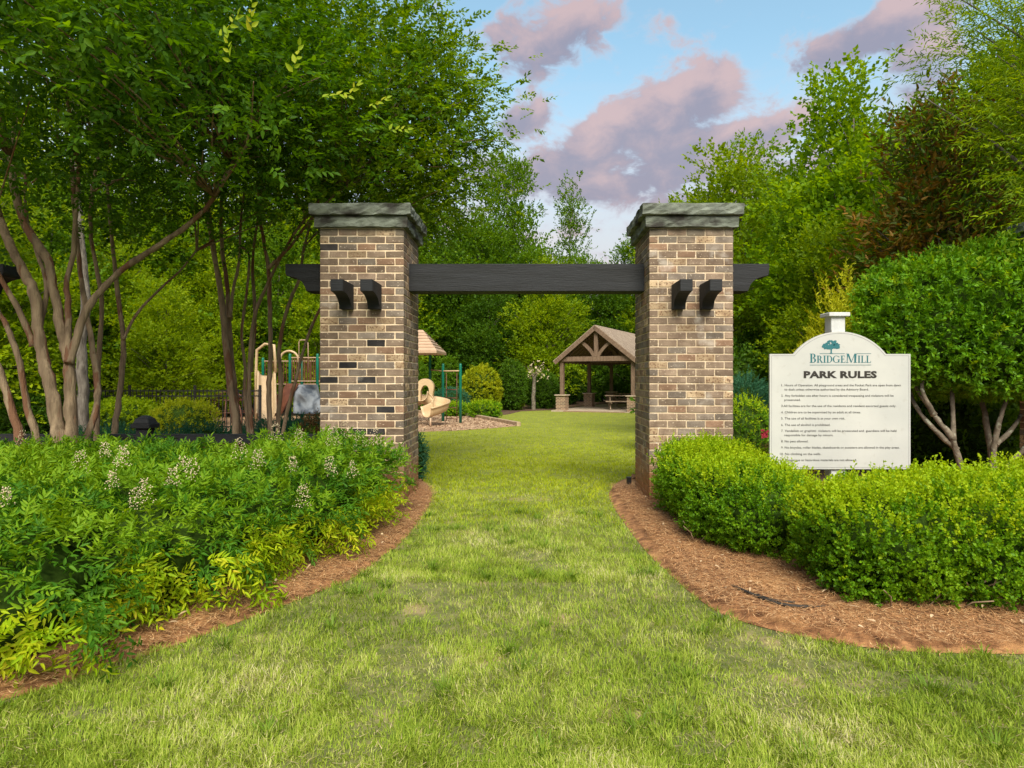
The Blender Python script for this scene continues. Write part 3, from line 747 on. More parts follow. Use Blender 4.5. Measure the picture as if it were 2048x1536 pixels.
def wsub(name, me): return link(name, me, board)
o1, o2 = board_outline(.0135), board_outline(.0165)
bm = bmesh.new(); v1 = [bm.verts.new((x, SY - .0012, z)) for x, z in o1]; v2 = [bm.verts.new((x, SY - .0012, z)) for x, z in o2]
for i in range(len(v1)): bm.faces.new((v1[i], v1[(i + 1) % len(v1)], v2[(i + 1) % len(v1)], v2[i]))
M_line = surf('grey_border_print', (.24, .25, .27), (.30, .31, .33), 5, .6)
me = bpy.data.meshes.new('border_line'); bm.to_mesh(me); bm.free(); me.materials.append(M_line); wsub('border_line', me)
px_ = (sx(655) + sx(765)) / 2 * (SY + .03) / SY; pw = .122
b = BM(); b.box((px_, SY + .024 + pw / 2, (sz(110) + 0) / 2), (pw, pw, sz(110))); b.bevel(.004); wchild('post', b.mesh('post', M_white), sign)
b = BM(); b.box((px_, SY + .024 + pw / 2, sz(115)), (.182, .182, .034)); b.bevel(.004); wchild('post_cap', b.mesh('post_cap', M_white), sign)
def put_text(body, zx0, zx1, base, cap, mat, bold=0.0, space=1.0, name='rule_text'):
    me = text_mesh(body, mat, bold, space); n = len(me.vertices); a = np.empty(n * 3, np.float32); me.vertices.foreach_get('co', a); a = a.reshape(-1, 3)
    w = np.ptp(a[:, 0]); s = (cap / 4.04 / SK) / .73
    q = np.stack([sx(zx0) + (a[:, 0] - a[:, 0].min()) / w * (sx(zx1) - sx(zx0)), SY - .0018 - a[:, 2] * .6, sz(base) + a[:, 1] * s], 1)
    me.vertices.foreach_set('co', q.astype(np.float32).ravel()); me.update()
    wsub(name, me)
for t, a, c, y in (('1.', 252, 268, 697), ('Hours of Operation: All playground areas and the Pocket Park are open from dawn', 280, 1218, 697), ('to dusk unless otherwise authorized by the Advisory Board.', 277, 958, 731),
                   ('2.', 252, 268, 781), ('Any forbidden use after hours is considered trespassing and violators will be', 280, 1160, 781), ('prosecuted.', 277, 408, 815),
                   ('3.All facilities are for the use of the residents and resident escorted guests only.', 252, 1180, 864), ('4.', 252, 268, 915), ('Children are to be supervised by an adult at all times.', 280, 895, 915),
                   ('5.', 252, 268, 965), ('The use of all facilities is at your own risk.', 280, 768, 965), ('6.', 252, 268, 1017), ('The use of alcohol is prohibited.', 280, 648, 1017),
                   ('7.', 252, 268, 1065), ('Vandalism or graphitti  violators will be prosecuted and  guardians will be held', 280, 1182, 1065), ('responsible for damage by minors.', 277, 672, 1100),
                   ('8.', 252, 268, 1150), ('No pets allowed.', 280, 470, 1150), ('9.', 252, 268, 1200), ('No bicycles, roller blades, skateboards or scooters are allowed in the play areas.', 280, 1208, 1200),
                   ('10.', 242, 270, 1252), ('No climbing on the walls.', 283, 572, 1252), ('11.', 242, 270, 1301), ('Dangerous or hazardous materials are not allowed.', 283, 862, 1301)):
    put_text(t, a, c, y, 18.5, M_ink, .004, 1.0)
put_text('PARK RULES', 433, 1025, 628, 54, M_ink, .05, 1.05, 'title_text')
# serif small capitals for the name, drawn from strokes (unit height letters)
def serif_letters():
    T, t, e = .17, .06, .05                                         # thick stem, thin stroke, serif height
    def stem(x, w=T): return [[(x, 0), (x + w, 0), (x + w, 1), (x, 1)]]
    def serif(x0, x1, z): return [[(x0, z), (x1, z), (x1, z + e), (x0, z + e)]]
    def bowl(cx, cz, rx, rz, w, a0, a1, n=14):
        out = []
        for k in range(n):
            p0 = a0 + (a1 - a0) * k / n; p1 = a0 + (a1 - a0) * (k + 1) / n; q = []
            for p, o in ((p0, 1), (p1, 1), (p1, 0), (p0, 0)):
                tk = t + (w - t) * abs(math.cos(p)); q.append((cx + (rx - (0 if o else tk)) * math.cos(p), cz + (rz - (0 if o else t)) * math.sin(p)))
            out.append(q)
        return out
    def hb(x0, x1, z): return [[(x0, z), (x1, z), (x1, z + t), (x0, z + t)]]
    hp = math.pi / 2
    Ls = {}
    Ls['I'] = (stem(.08) + serif(0, .33, 0) + serif(0, .33, 1 - e), .40)
    Ls['L'] = (stem(.08) + serif(0, .33, 1 - e) + hb(0, .58, 0) + [[(.53, 0), (.6, 0), (.6, .26), (.56, .26)]], .66)
    Ls['E'] = (stem(.08) + hb(0, .55, 0) + hb(0, .53, 1 - t) + hb(.2, .44, .48) + [[(.52, 0), (.58, 0), (.60, .25), (.56, .25)], [(.49, .78), (.53, .78), (.53, 1), (.49, 1)], [(.40, .38), (.44, .38), (.44, .64), (.40, .64)]], .66)
    Ls['D'] = (stem(.08) + serif(0, .3, 0) + serif(0, .3, 1 - e) + bowl(.30, .5, .44, .5, T, -hp, hp), .80)
    Ls['B'] = (stem(.08) + serif(0, .3, 0) + serif(0, .3, 1 - e) + bowl(.30, .755, .28, .245, T, -hp, hp) + bowl(.30, .27, .33, .27, T, -hp, hp), .70)
    Ls['R'] = (stem(.08) + serif(0, .33, 0) + serif(0, .3, 1 - e) + bowl(.30, .735, .29, .265, T, -hp, hp) + [[(.33, .49), (.48, .49), (.74, 0), (.56, 0)]] + serif(.52, .8, 0), .82)
    Ls['G'] = (bowl(.44, .5, .44, .5, T, .75, 2 * math.pi - .35, 22) + [[(.68, .05), (.83, .05), (.83, .42), (.68, .42)]] + serif(.58, .92, .42) + [[(.76, .7), (.80, .7), (.80, 1), (.76, .96)]], .98)
    Ls['M'] = ([[(.1, 0), (.1 + t, 0), (.17 + t, 1), (.12, 1)], [(.12, 1), (.30, 1), (.58, .12), (.50, 0)], [(.50, 0), (.56, 0), (.92, 1), (.86, 1)]] + [[(.84, 0), (.84 + T, 0), (.80 + T + .1, 1), (.84, 1)]] + serif(0, .26, 0) + serif(.02, .26, 1 - e) + serif(.76, 1.1, 0) + serif(.84, 1.14, 1 - e), 1.18)
    return Ls
SL = serif_letters()
def flat_polys(name, polys, mat, y):
    bm = bmesh.new()
    for k, q in enumerate(polys):
        f = bm.faces.new([bm.verts.new((x, y - .00002 * (k % 30), z)) for x, z in q])
    bmesh.ops.recalc_face_normals(bm, faces=list(bm.faces))
    me = bpy.data.meshes.new(name); bm.to_mesh(me); bm.free(); me.materials.append(mat); return me
word = [('B', 74), ('R', 58), ('I', 58), ('D', 58), ('G', 58), ('E', 58), ('M', 74), ('I', 58), ('L', 58), ('L', 58)]
tot = sum(SL[c][1] * h for c, h in word); kx = (980 - 482) / tot; x = 482
for c, h in word:
    polys = [[(sx(x + q[0] * h * kx), sz(507 - q[1] * h)) for q in pl] for pl in SL[c][0]]
    wsub('name_letter', flat_polys('name_letter', polys, M_teal, SY - .0015)); x += SL[c][1] * h * kx
for a, c, z in ((482, 978, 525), (562, 765, 433), (865, 978, 433)):
    wsub('rule_line', flat_polys('rule_line', [[(sx(a), sz(z + 2)), (sx(c), sz(z + 2)), (sx(c), sz(z - 1.5)), (sx(a), sz(z - 1.5))]], M_teal, SY - .0015))
rnd = random.Random(4); polys = []
for k in range(80):
    a = rnd.uniform(0, 6.28); r = math.sqrt(rnd.random()); cx0 = 657 + 64 * r * math.cos(a); cz0 = 370 + 32 * r * math.sin(a) - (8 if abs(math.cos(a) * r) < .5 else -4); rr = rnd.uniform(8, 15)
    polys.append([(sx(cx0 + rr * rnd.uniform(.7, 1.2) * math.cos(t)), sz(cz0 + rr * .75 * rnd.uniform(.7, 1.2) * math.sin(t))) for t in (6.283 * i / 9 for i in range(9))])
polys += [[(sx(650), sz(395)), (sx(662), sz(395)), (sx(661), sz(425)), (sx(668), sz(432)), (sx(642), sz(432)), (sx(650), sz(425))]]
wsub('tree_emblem', flat_polys('tree_emblem', polys, M_teal, SY - .0015))

# small things in the straw
b = BM(); c = Vector((*G(1258, 968, z0=.05), .09)); b.box(c, (.055, .055, .075)); b.box(c + Vector((0, 0, .042)), (.062, .062, .012)); b.bevel(.004)
tag(link('ground_light', b.mesh('ground_light', M_iron)), 'small black box light in the pine straw beside the brick pillar', 'light')
b = BM(); hp_ = [Vector((*G(px, py, z0=.065), .066)) for px, py in ((1462, 1166), (1480, 1178), (1520, 1195), (1560, 1208), (1600, 1213), (1650, 1208))]
hp_[0].z = .05; hp_[-1].z = .05
b.tube(smooth_line(hp_, 5), .009, 7)
tag(link('drip_hose', b.mesh('drip_hose', M_hose)), 'short black hose half buried in the pine straw', 'hose')
b = BM(); b.tube(smooth_line([Vector((*G(px, py, z0=.06), .062)) for px, py in ((1512, 1188), (1545, 1200), (1590, 1205))], 5), .007, 6)
tag(link('drip_hose', b.mesh('drip_hose', M_hose)), 'thin black hose lying against the longer hose in the straw', 'hose')

# ------------------------------------------------------------------ pavilion with picnic tables
PA = R(25.4)
ca, sa = math.cos(PA), math.sin(PA)
PO = Vector((1.814, 34.0, -.40))                                    # front left post
pav = empty('picnic_pavilion', PO, 'open timber pavilion with a gabled shingle roof at the end of the lawn', 'pavilion')
pav.rotation_euler[2] = -PA
# local axes: x along the gable, y along the ridge
PWd, PLn, zB, zT, zA = 3.92, 8.5, 2.63, 2.88, 4.44
def pchild(name, b, mat, parent=pav): return link(name, b.mesh(name, mat), parent)
b = BM(); b.box((PWd / 2, PLn / 2, -.06), (PWd + .9, PLn + .9, .20)); pchild('slab', b, M_concrete)
M_soldier = surf('slab_edge_brick', (.20, .12, .08), (.36, .25, .17), 3, .9)
for k in range(38):
    b = BM() if k == 0 else None
    if k == 0:
        b.box((0, 0, 0), (.075, .10, .15)); sm = b.mesh('edge_brick', M_soldier)
    o = link('edge_brick', sm, pav); o.location = (.30 + k * .0885, -.455, -.045)
for xx in (0, PWd):
    for k, yy in enumerate((0, 4.25, 8.5)):
        b = BM(); b.box((xx, yy, .375), (.52, .52, .87)); pchild('brick_pier', b, M_pier)
        b = BM(); b.box((xx, yy, .84), (.66, .66, .06)); b.bevel(.01); pchild('pier_cap', b, M_concrete)
        b = BM(); b.box((xx, yy, (.87 + zB) / 2), (.19, .19, zB - .87)); pchild('post', b, M_wood)
    b = BM(); b.box((xx, PLn / 2 + .1, zB + .11), (.17, PLn + .5, .22)); pchild('side_beam', b, M_wood)
ov = .33
for yy in (0, 4.25, 8.5):
    b = BM(); b.box((PWd / 2, yy - .11, (zB + zT) / 2 + .012), (PWd + .2, .12, zT - zB)); pchild('tie_beam', b, M_wood)
    b = BM(); b.box((PWd / 2, yy - .10, (zT + zA) / 2 - .12), (.2, .14, zA - zT - .22)); pchild('king_post', b, M_wood)
    for s in (-1, 1):
        b = BM(); pts = [(PWd / 2 + s * (.10 + .78 * t), yy - .10, zT + .0 + .95 * (t ** .8) * (1 - .12 * t)) for t in (0, .2, .4, .6, .8, 1)]
        for p, q in zip(pts, pts[1:]): b.bar(p, q, .13, .16)
        pchild('curved_strut', b, M_wood)
half = 2.30; slope = math.atan2(zA - 2.62, half); sl = math.hypot(half, zA - 2.62)
for s in (-1, 1):
    mid = Vector((PWd / 2 + s * half / 2, PLn / 2, (zA + 2.62) / 2))
    rot = Matrix.Rotation(s * slope, 3, 'Y')
    b = BM(); b.box((0, 0, .05), (sl + .05, PLn + 2 * ov, .06)); o = pchild('roof_slope', b, M_shingle); o.location = mid; o.rotation_euler = rot.to_euler()
    b = BM(); b.box((0, 0, -.01), (sl, PLn + 2 * ov - .1, .04)); o2 = pchild('roof_boards', b, M_wood); o2.location = mid; o2.rotation_euler = rot.to_euler()
    for yy in (-ov, PLn + ov):
        b = BM(); b.box((0, 0, -.06), (sl + .03, .05, .21)); o2 = pchild('rake_board', b, M_wood); o2.location = Vector((mid.x, yy, mid.z)); o2.rotation_euler = rot.to_euler()
    for k in range(15):
        if k == 0: bb = BM(); bb.box((0, 0, -.10), (sl - .1, .05, .13)); rm = bb.mesh('rafter', M_wood)
        o3 = link('rafter', rm, pav); o3.location = Vector((mid.x, .25 + k * .57, mid.z)); o3.rotation_euler = rot.to_euler()
def picnic(loc, rz, label):
    r = empty('picnic_table', loc, label, 'table', None); r.rotation_euler[2] = rz
    for k in range(5):
        if k == 0: b = BM(); b.box((0, 0, 0), (1.9, .135, .04)); pm = b.mesh('plank', M_tablewood)
        o = link('top_plank', pm, r); o.location = (0, -.29 + k * .145, .75)
    for s in (-1, 1):
        for k in (0, 1):
            o = link('seat_plank', pm, r); o.location = (0, s * (.62 + .145 * k), .45)
        for e in (-1, 1):
            b = BM(); b.bar((e * .68, s * .18, .73), (e * .68, s * .62, 0), .05, .10); link('leg', b.mesh('leg', M_tablewood), r)
    for e in (-1, 1):
        b = BM(); b.box((e * .63, 0, .39), (.045, 1.5, .10)); link('crossbar', b.mesh('crossbar', M_tablewood), r)
    return r
def pav_w(x, y, z=.05): return (PO.x + x * ca + y * sa, PO.y - x * sa + y * ca, PO.z + z)
picnic(pav_w(2.72, 2.0), R(-3), 'wooden picnic table at the front of the pavilion')
picnic(pav_w(2.0, 6.3), R(-40), 'wooden picnic table at the back of the pavilion')

# ------------------------------------------------------------------ playground
play = empty('play_structure', (-5.0, 22.3, gz(0, 22.3)), 'playground set with green posts, tan slides and a grey climbing panel', 'playground')
def wp(name, b, mat, parent=play): return wchild(name, b.mesh(name, mat), parent)
def gpost(px, top, Y, base=None):
    x = (px - CX) / F * Y; zt = H - (top - CY) / F * Y; zb = gz(x, Y) - .05 if base is None else base
    b = BM(); b.tube([(x, Y, zb), (x, Y, zt - .05), (x, Y, zt - .015), (x, Y, zt)], [.05, .05, .04, .015], 14); wp('post', b, M_green); return x, Y, zt
A = gpost(886, 727, 23.3); Bp = gpost(921, 727, 22.4)
Cp = gpost(860, 690, 23.6)
gpost(580, 707, 21.8); gpost(635, 707, 21.8); gpost(604, 718, 23.2); gpost(526, 715, 23.2); gpost(690, 690, 23.6); gpost(770, 690, 21.8); gpost(690, 707, 21.8)
b = BM(); b.tube([(Cp[0], Cp[1], Cp[2] - .92), (A[0], A[1], A[2] - .28), (Bp[0], Bp[1], Bp[2] - .26)], .022, 8); wp('overhead_bar', b, M_beige)
for s in (-.2, .2):                                                 # chain ladder
    mx = (A[0] + Bp[0]) / 2; my = (A[1] + Bp[1]) / 2; dx = (Bp[0] - A[0]); dy = (Bp[1] - A[1])
    q = Vector((mx + dx * s * 1.5, my + dy * s * 1.5, 0)); b = BM(); b.tube([(q.x, q.y, gz(0, q.y)), (q.x, q.y, A[2] - .35)], .014, 6); wp('ladder_rope', b, M_brownm)
for zz in (.35, .75, 1.1, 1.4):
    b = BM(); b.tube([(mx - dx * .3, my - dy * .3, gz(0, my) + zz - .2), (mx + dx * .3, my + dy * .3, gz(0, my) + zz - .2)], .016, 6); wp('ladder_rung', b, M_brownm)
# deck
dz = 1.0 + gz(0, 22)
b = BM(); b.box((-6.55, 22.5, dz), (4.9, 1.5, .07)); wp('deck', b, M_brownm)
# hipped roof, mostly behind the pillar
zE = H - (702 - CY) / F * 22.3; zR = H - (659 - CY) / F * 22.6
bm = BM(); xr_ = (873 - CX) / F * 21.7; xl_ = xr_ - 2.1; xa = (844 - CX) / F * 22.6
V8 = [(xl_, 21.7, zE), (xr_, 21.7, zE), (xr_ + .05, 23.9, zE), (xl_, 23.9, zE), (xa - .9, 22.8, zR), (xa, 22.8, zR)]
vs = [bm.bm.verts.new(v) for v in V8]; vb = [bm.bm.verts.new((v[0], v[1], v[2] - .09)) for v in V8[:4]]
for q in ((0, 1, 5, 4), (1, 2, 5), (2, 3, 4, 5), (3, 0, 4)): bm.bm.faces.new([vs[i] for i in q])
for i in range(4): bm.bm.faces.new((vs[i], vb[i], vb[(i + 1) % 4], vs[(i + 1) % 4]))
bm.bm.faces.new(vb); wp('roof', bm, M_tanroof)
for k in range(1, 7):                                               # standing ribs on the visible roof faces
    t = k / 7; p0 = Vector(V8[1]).lerp(Vector(V8[5]), t); p1 = Vector(V8[0]).lerp(Vector(V8[4]), t); p2 = Vector(V8[2]).lerp(Vector(V8[5]), t)
    b = BM(); b.bar(p1 + Vector((0, -.01, .012)), p0 + Vector((0, -.01, .012)), .02, .02).bar(p0 + Vector((.01, 0, .012)), p2 + Vector((.01, 0, .012)), .02, .02); wp('roof_rib', b, M_tanroof)
# spiral slide: a trough swept round a helix
def trough(path, upv, hw, depth, mat, name, lip=.045, outer=None):
    bm = bmesh.new(); rows = []
    n = len(path)
    for i, p in enumerate(path):
        d = (path[min(i + 1, n - 1)] - path[max(i - 1, 0)]).normalized(); s = d.cross(Vector((0, 0, 1))).normalized(); u = s.cross(d).normalized()
        row = []
        for k in range(13):
            t = -1 + 2 * k / 12
            w = hw[i] if hasattr(hw, '__len__') else hw
            ho = depth * (outer[i] if (outer and t > 0) else 1)
            row.append((p + s * w * math.sin(t * 1.35) / math.sin(1.35) + u * ho * (abs(t) ** 3)))
        # rolled lips
        row = [row[0] - s * lip - u * .03, row[0] - s * lip * .7 + u * .03] + row + [row[-1] + s * lip * .7 + u * .03, row[-1] + s * lip - u * .03]
        rows.append([bm.verts.new(q) for q in row])
    for a, b_ in zip(rows, rows[1:]):
        for k in range(len(a) - 1): bm.faces.new((a[k], a[k + 1], b_[k + 1], b_[k])).smooth = True
    bmesh.ops.recalc_face_normals(bm, faces=list(bm.faces)); bmesh.ops.solidify(bm, geom=list(bm.faces), thickness=.02)
    me = bpy.data.meshes.new(name); bm.to_mesh(me); bm.free(); me.materials.append(mat); return me
sc = Vector((-3.26, 20.95, 0)); path = []
z_hi, z_lo = .62, .24
for k in range(30):
    t = k / 29; a = R(205) - R(222) * t            # from the deck round the back and the right, then out towards the lawn
    r = .36; path.append(sc + Vector((r * math.cos(a), r * math.sin(a), z_hi + (z_lo - z_hi) * t)))
d = Vector((-.42, -.88, 0))
path += [path[-1] + d * .09 * k + Vector((-.004 * k * k, 0, -.025 * k)) for k in (1, 2, 3, 4, 5, 6)]
path[-1].z += .015
outer = None
wchild('spiral_slide', trough(path, None, .27, .30, M_beige, 'spiral_slide'), play)
# hood over the slide entry: an arched shell
hc = Vector(((851 - CX) / F * 21.3, 21.3, .42))
arch = []
for k in range(17):
    a = math.pi * k / 16; arch.append((-.30 * math.cos(a), .62 + .30 * math.sin(a)))
arch = [(-.26, .02), (-.30, .45)] + arch + [(.25, .30), (.20, .0), (.10, .0)]
for k in range(13):
    a = math.pi * k / 12; arch.append((.15 * math.cos(a) + .01, .52 + .20 * math.sin(a)))
arch += [(-.14, .02)]
b = BM(); b.prism(arch, -.16, .16, Matrix.Translation(hc)); b.bevel(.03, 2); me = b.mesh('slide_hood', M_beige); wchild('slide_hood', me, play)
sp_ = Vector(((861 - CX) / F * 20.0, 20.0, 0)); b = BM(); b.tube([(sp_.x, sp_.y, gz(0, 20)), (sp_.x, sp_.y, .10)], .032, 8); wp('slide_support', b, M_tanroof)
# straight slide at the left of the deck
pt = [P(533, y, Y) for y, Y in ((752, 21.7), (770, 21.2), (800, 20.4), (826, 19.7), (838, 19.0))]
wchild('straight_slide', trough(smooth_line(pt, 4), None, .24, .16, M_beige, 'straight_slide'), play)
b = BM(); b.tube([P(512, 842, 21.5), P(512, 745, 21.6), P(514, 700, 21.6), P(530, 688, 21.6), P(548, 690, 21.6), P(552, 745, 21.6)], .05, 10); wp('slide_arch', b, M_beige)
b = BM(); b.tube(smooth_line([P(560, 745, 22.4), P(562, 712, 22.4), P(578, 702, 22.4), P(595, 712, 22.4), P(600, 745, 22.4)], 4), .04, 8); wp('entry_arch', b, M_beige)
# railing panels of brown bars
for (xa_, xb_, yt, yb, Y, n) in ((583, 633, 715, 762, 21.8, 12), (637, 690, 715, 762, 21.8, 12), (528, 602, 722, 768, 23.2, 14), (606, 690, 722, 768, 23.2, 14)):
    b = BM(); b.bar(P(xa_, yt, Y), P(xb_, yt, Y), .03, .03); wp('rail', b, M_tanroof); b = BM(); b.bar(P(xa_, yb, Y), P(xb_, yb, Y), .03, .03); wp('rail', b, M_tanroof)
    for k in range(n):
        x = xa_ + (xb_ - xa_) * (k + .5) / n; b = BM(); b.bar(P(x, yt, Y), P(x, yb, Y), .022, .022, Vector((0, 1, 0))); wp('bar', b, M_brownm)
# grey moulded climbing panel
rng = np.random.default_rng(8); nu, nv = 22, 18
c0, c1, c2, c3 = P(589, 769, 21.6), P(637, 769, 21.6), P(650, 826, 21.0), P(589, 826, 21.0)
Vr = []
for j in range(nv + 1):
    for i in range(nu + 1):
        u, v = i / nu, j / nv; p = (c0.lerp(c1, u)).lerp(c3.lerp(c2, u), v)
        e = min(1, 6 * u, 6 * (1 - u), 6 * v); h = (vnoise(u * 3.3 + 1, v * 3.0, 5) - .5) * .42 + (vnoise(u * 7, v * 6, 9) - .5) * .14
        Vr.append((p.x, p.y - .1 - h * e, p.z + h * .2 * e))
Fr = [(j * (nu + 1) + i, j * (nu + 1) + i + 1, (j + 1) * (nu + 1) + i + 1, (j + 1) * (nu + 1) + i) for j in range(nv) for i in range(nu)]
wchild('climbing_panel', fast_mesh('climbing_panel', Vr, Fr, M_rockp), play)
# bent grab bar and the dark brown ramp behind the trunks
b = BM(); b.tube([P(598, 745, 21.9), P(598, 684, 21.9), P(600, 680, 21.9), P(612, 680, 21.9), P(616, 686, 21.9), P(617, 745, 21.9)], .018, 6); wp('grab_bar', b, M_tanroof)
b = BM(); b.bar(P(585, 768, 21.4), P(548, 830, 20.6), .5, .06); wp('ramp', b, M_brownm)
# dome climber left of the play set
dome = empty('dome_climber', (-10.2, 21.5, gz(0, 21.5)), 'brown metal dome climber beside the black iron fence', 'climber')
for k in range(5):
    a = math.pi * k / 5; b = BM(); b.tube([Vector((-10.2, 21.5, gz(0, 21.5))) + Vector((.85 * math.cos(t) * math.cos(a), .85 * math.cos(t) * math.sin(a), 1.15 * math.sin(t))) for t in (math.pi * j / 12 for j in range(13))], .02, 6); wchild('hoop', b.mesh('hoop', M_brownm), dome)
for zz in (.45, .85):
    rr = .85 * math.sqrt(1 - (zz / 1.15) ** 2); b = BM(); b.tube([Vector((-10.2, 21.5, gz(0, 21.5) + zz)) + Vector((rr * math.cos(t), rr * math.sin(t), 0)) for t in (6.2832 * j / 16 for j in range(17))], .018, 6); wchild('ring', b.mesh('ring', M_brownm), dome)
# timber edging of the play area
def edging(a, c, label):
    b = BM(); a = Vector((*a, gz(*a) + .06)); c = Vector((*c, gz(*c) + .06)); b.bar(a, c, .14, .16); b.bevel(.012)
    tag(link('edging_timber', b.mesh('edging_timber', M_timber)), label, 'timber', 'timbers edging the playground')
edging((-.32, 20.8), (-1.38, 24.1), 'edging timber running from the lawn corner of the playground mulch')
edging((-1.41, 24.2), (-2.45, 27.4), 'edging timber along the playground mulch beside the low boxwoods')
edging((-2.53, 27.5), (-4.0, 29.7), 'edging timber at the back of the playground mulch behind the slide')
edging((-4.08, 29.8), (-5.6, 32.0), 'farthest edging timber at the back of the playground mulch')

# black iron fence behind the beds on the left
fen = empty('iron_fence', (-12.5, 18.6, gz(0, 18.6)), 'black iron picket fence running behind the crape myrtles', 'fence')
b = BM(); b.box((0, 0, .62), (.02, .02, 1.2)); pk = b.mesh('picket', M_iron)
xs_ = np.arange(-17.5, -7.9, .115)
for x in xs_:
    o = link('picket', pk, fen); o.location = (x + 12.5, 0, 0)
for zz in (.12, 1.02, 1.17):
    b = BM(); b.box((-.2, 0, zz), (9.7, .03, .035)); link('fence_rail', b.mesh('fence_rail', M_iron), fen)
b = BM(); b.box((0, 0, .66), (.06, .06, 1.36)); pm_ = b.mesh('fence_post', M_iron)
for x in np.arange(-17.5, -7.7, 1.92):
    o = link('fence_post', pm_, fen); o.location = (x + 12.5, .02, 0)

# ------------------------------------------------------------------ flowering nandina hedge, left
def nandina():
    rng = np.random.default_rng(21); rnd = random.Random(21)
    blobs = [(-2.06, 5.95, .34, .80, .80, .44), (-2.24, 4.95, .30, .96, .72, .41), (-2.52, 4.05, .30, .97, .74, .44), (-2.92, 3.12, .27, .97, .68, .40), (-2.0, 5.35, .30, .62, .5, .40), (-2.75, 4.5, .33, .7, .5, .45),
             (-3.5, 5.75, .31, .95, .85, .42), (-4.0, 4.6, .30, 1.0, .9, .42), (-4.6, 5.9, .31, 1.0, .8, .39), (-4.4, 3.5, .29, 1.0, .8, .43), (-3.3, 3.6, .3, .7, .6, .45)]
    root = empty('nandina_hedge', (-3, 4.6, .03), 'feathery green flowering hedge with yellow new leaves along the straw edge', 'hedge')
    Pp, Nn = multi_blob(rng, blobs, 480, 2.3, (.80, 1.08), .03, .11)
    # only what can be seen from the lawn or the path carries full detail
    keep = (Nn[:, 1] < .55) | (Nn[:, 2] > .3); Pp, Nn = Pp[keep], Nn[keep]
    z = Pp[:, 2]; n = len(Pp)
    D = Nn * .8 + np.array([0, 0, .25]) + rng.normal(0, .45, Nn.shape); top = z > .55
    D[~top, 2] -= .35
    Nf = Nn + np.array([0, 0, .8]) + rng.normal(0, .3, Nn.shape)
    nz = vnoise(Pp[:, 0] * 2.2, Pp[:, 1] * 2.2 + z * 3, 3); nz2 = vnoise(Pp[:, 0] * 5, Pp[:, 1] * 5 + z * 5, 6)
    yel = (z < .42) & (nz * .55 + .55 * nz2 - .45 * z > .31) & (Nn[:, 0] > -.2)
    # bright clumps where the photograph has them
    for (px, py, Y, rr) in ((420, 1130, 3.75, .13), (300, 1180, 3.5, .15), (90, 1230, 3.1, .16), (245, 1225, 3.3, .16), (330, 1240, 3.4, .13), (730, 1050, 5.2, .15), (600, 1130, 4.6, .12), (690, 1080, 4.9, .10), (60, 1330, 2.85, .14)):
        c = np.array(P(px, py, Y)); yel |= (np.linalg.norm((Pp - c) * np.array([1, .45, 1]), axis=1) < rr) & (nz2 > .2)
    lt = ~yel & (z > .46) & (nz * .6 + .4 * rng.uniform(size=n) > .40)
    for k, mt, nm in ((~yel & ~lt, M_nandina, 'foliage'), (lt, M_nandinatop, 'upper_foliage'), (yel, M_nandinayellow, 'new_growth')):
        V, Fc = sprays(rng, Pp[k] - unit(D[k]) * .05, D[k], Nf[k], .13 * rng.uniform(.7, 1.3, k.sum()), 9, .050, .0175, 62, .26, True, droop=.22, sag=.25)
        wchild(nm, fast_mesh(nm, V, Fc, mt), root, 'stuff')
    wchild('dark_core', core_mesh('dark_core', blobs, .74, 2.3, -.02), root)
    # cream flower panicles
    oc = np.array([(1, 0, 0), (-1, 0, 0), (0, 1, 0), (0, -1, 0), (0, 0, 1), (0, 0, -1)], float)
    of = np.array([(0, 2, 4), (2, 1, 4), (1, 3, 4), (3, 0, 4), (2, 0, 5), (1, 2, 5), (3, 1, 5), (0, 3, 5)])
    spots = [(45, 882, 4.6), (225, 965, 4.3), (270, 1010, 3.9), (345, 960, 4.6), (245, 920, 4.9), (160, 935, 4.5), (12, 1000, 3.7), (385, 950, 4.8), (365, 935, 4.9), (290, 990, 4.1), (552, 870, 6.0), (515, 925, 5.6), (585, 935, 5.4), (660, 940, 5.6), (705, 945, 5.8),
             (600, 885, 6.1), (665, 880, 6.3), (720, 885, 6.3), (690, 868, 6.4), (480, 905, 5.8), (605, 1000, 4.9), (750, 880, 6.4), (210, 905, 5.4)]
    for (px, py, Y) in spots:
        qx = CX + Pp[:, 0] / Pp[:, 1] * F; qy = CY - (z - H) / Pp[:, 1] * F; near = np.hypot(qx - px, qy - py) < 14
        if near.any(): Y = Pp[near, 1].min()
        c = P(px, py, Y - .05); m = rnd.randint(60, 100); s = rnd.uniform(.05, .085) * (Y / 5) ** .5; parts = []
        for _ in range(m):
            t = rnd.random(); r = s * (1 - .6 * t); a = rnd.uniform(0, 6.28)
            q = np.array(c) + np.array([r * math.cos(a) * math.sqrt(rnd.random()), r * math.sin(a) * math.sqrt(rnd.random()), (t - .3) * s * 2.1])
            parts.append((q + oc * rnd.uniform(.0028, .0055), of))
        V, Fc = cat_mesh(parts); wchild('flower_cluster', fast_mesh('flower_cluster', V, Fc, M_flower), root, 'stuff')
nandina()

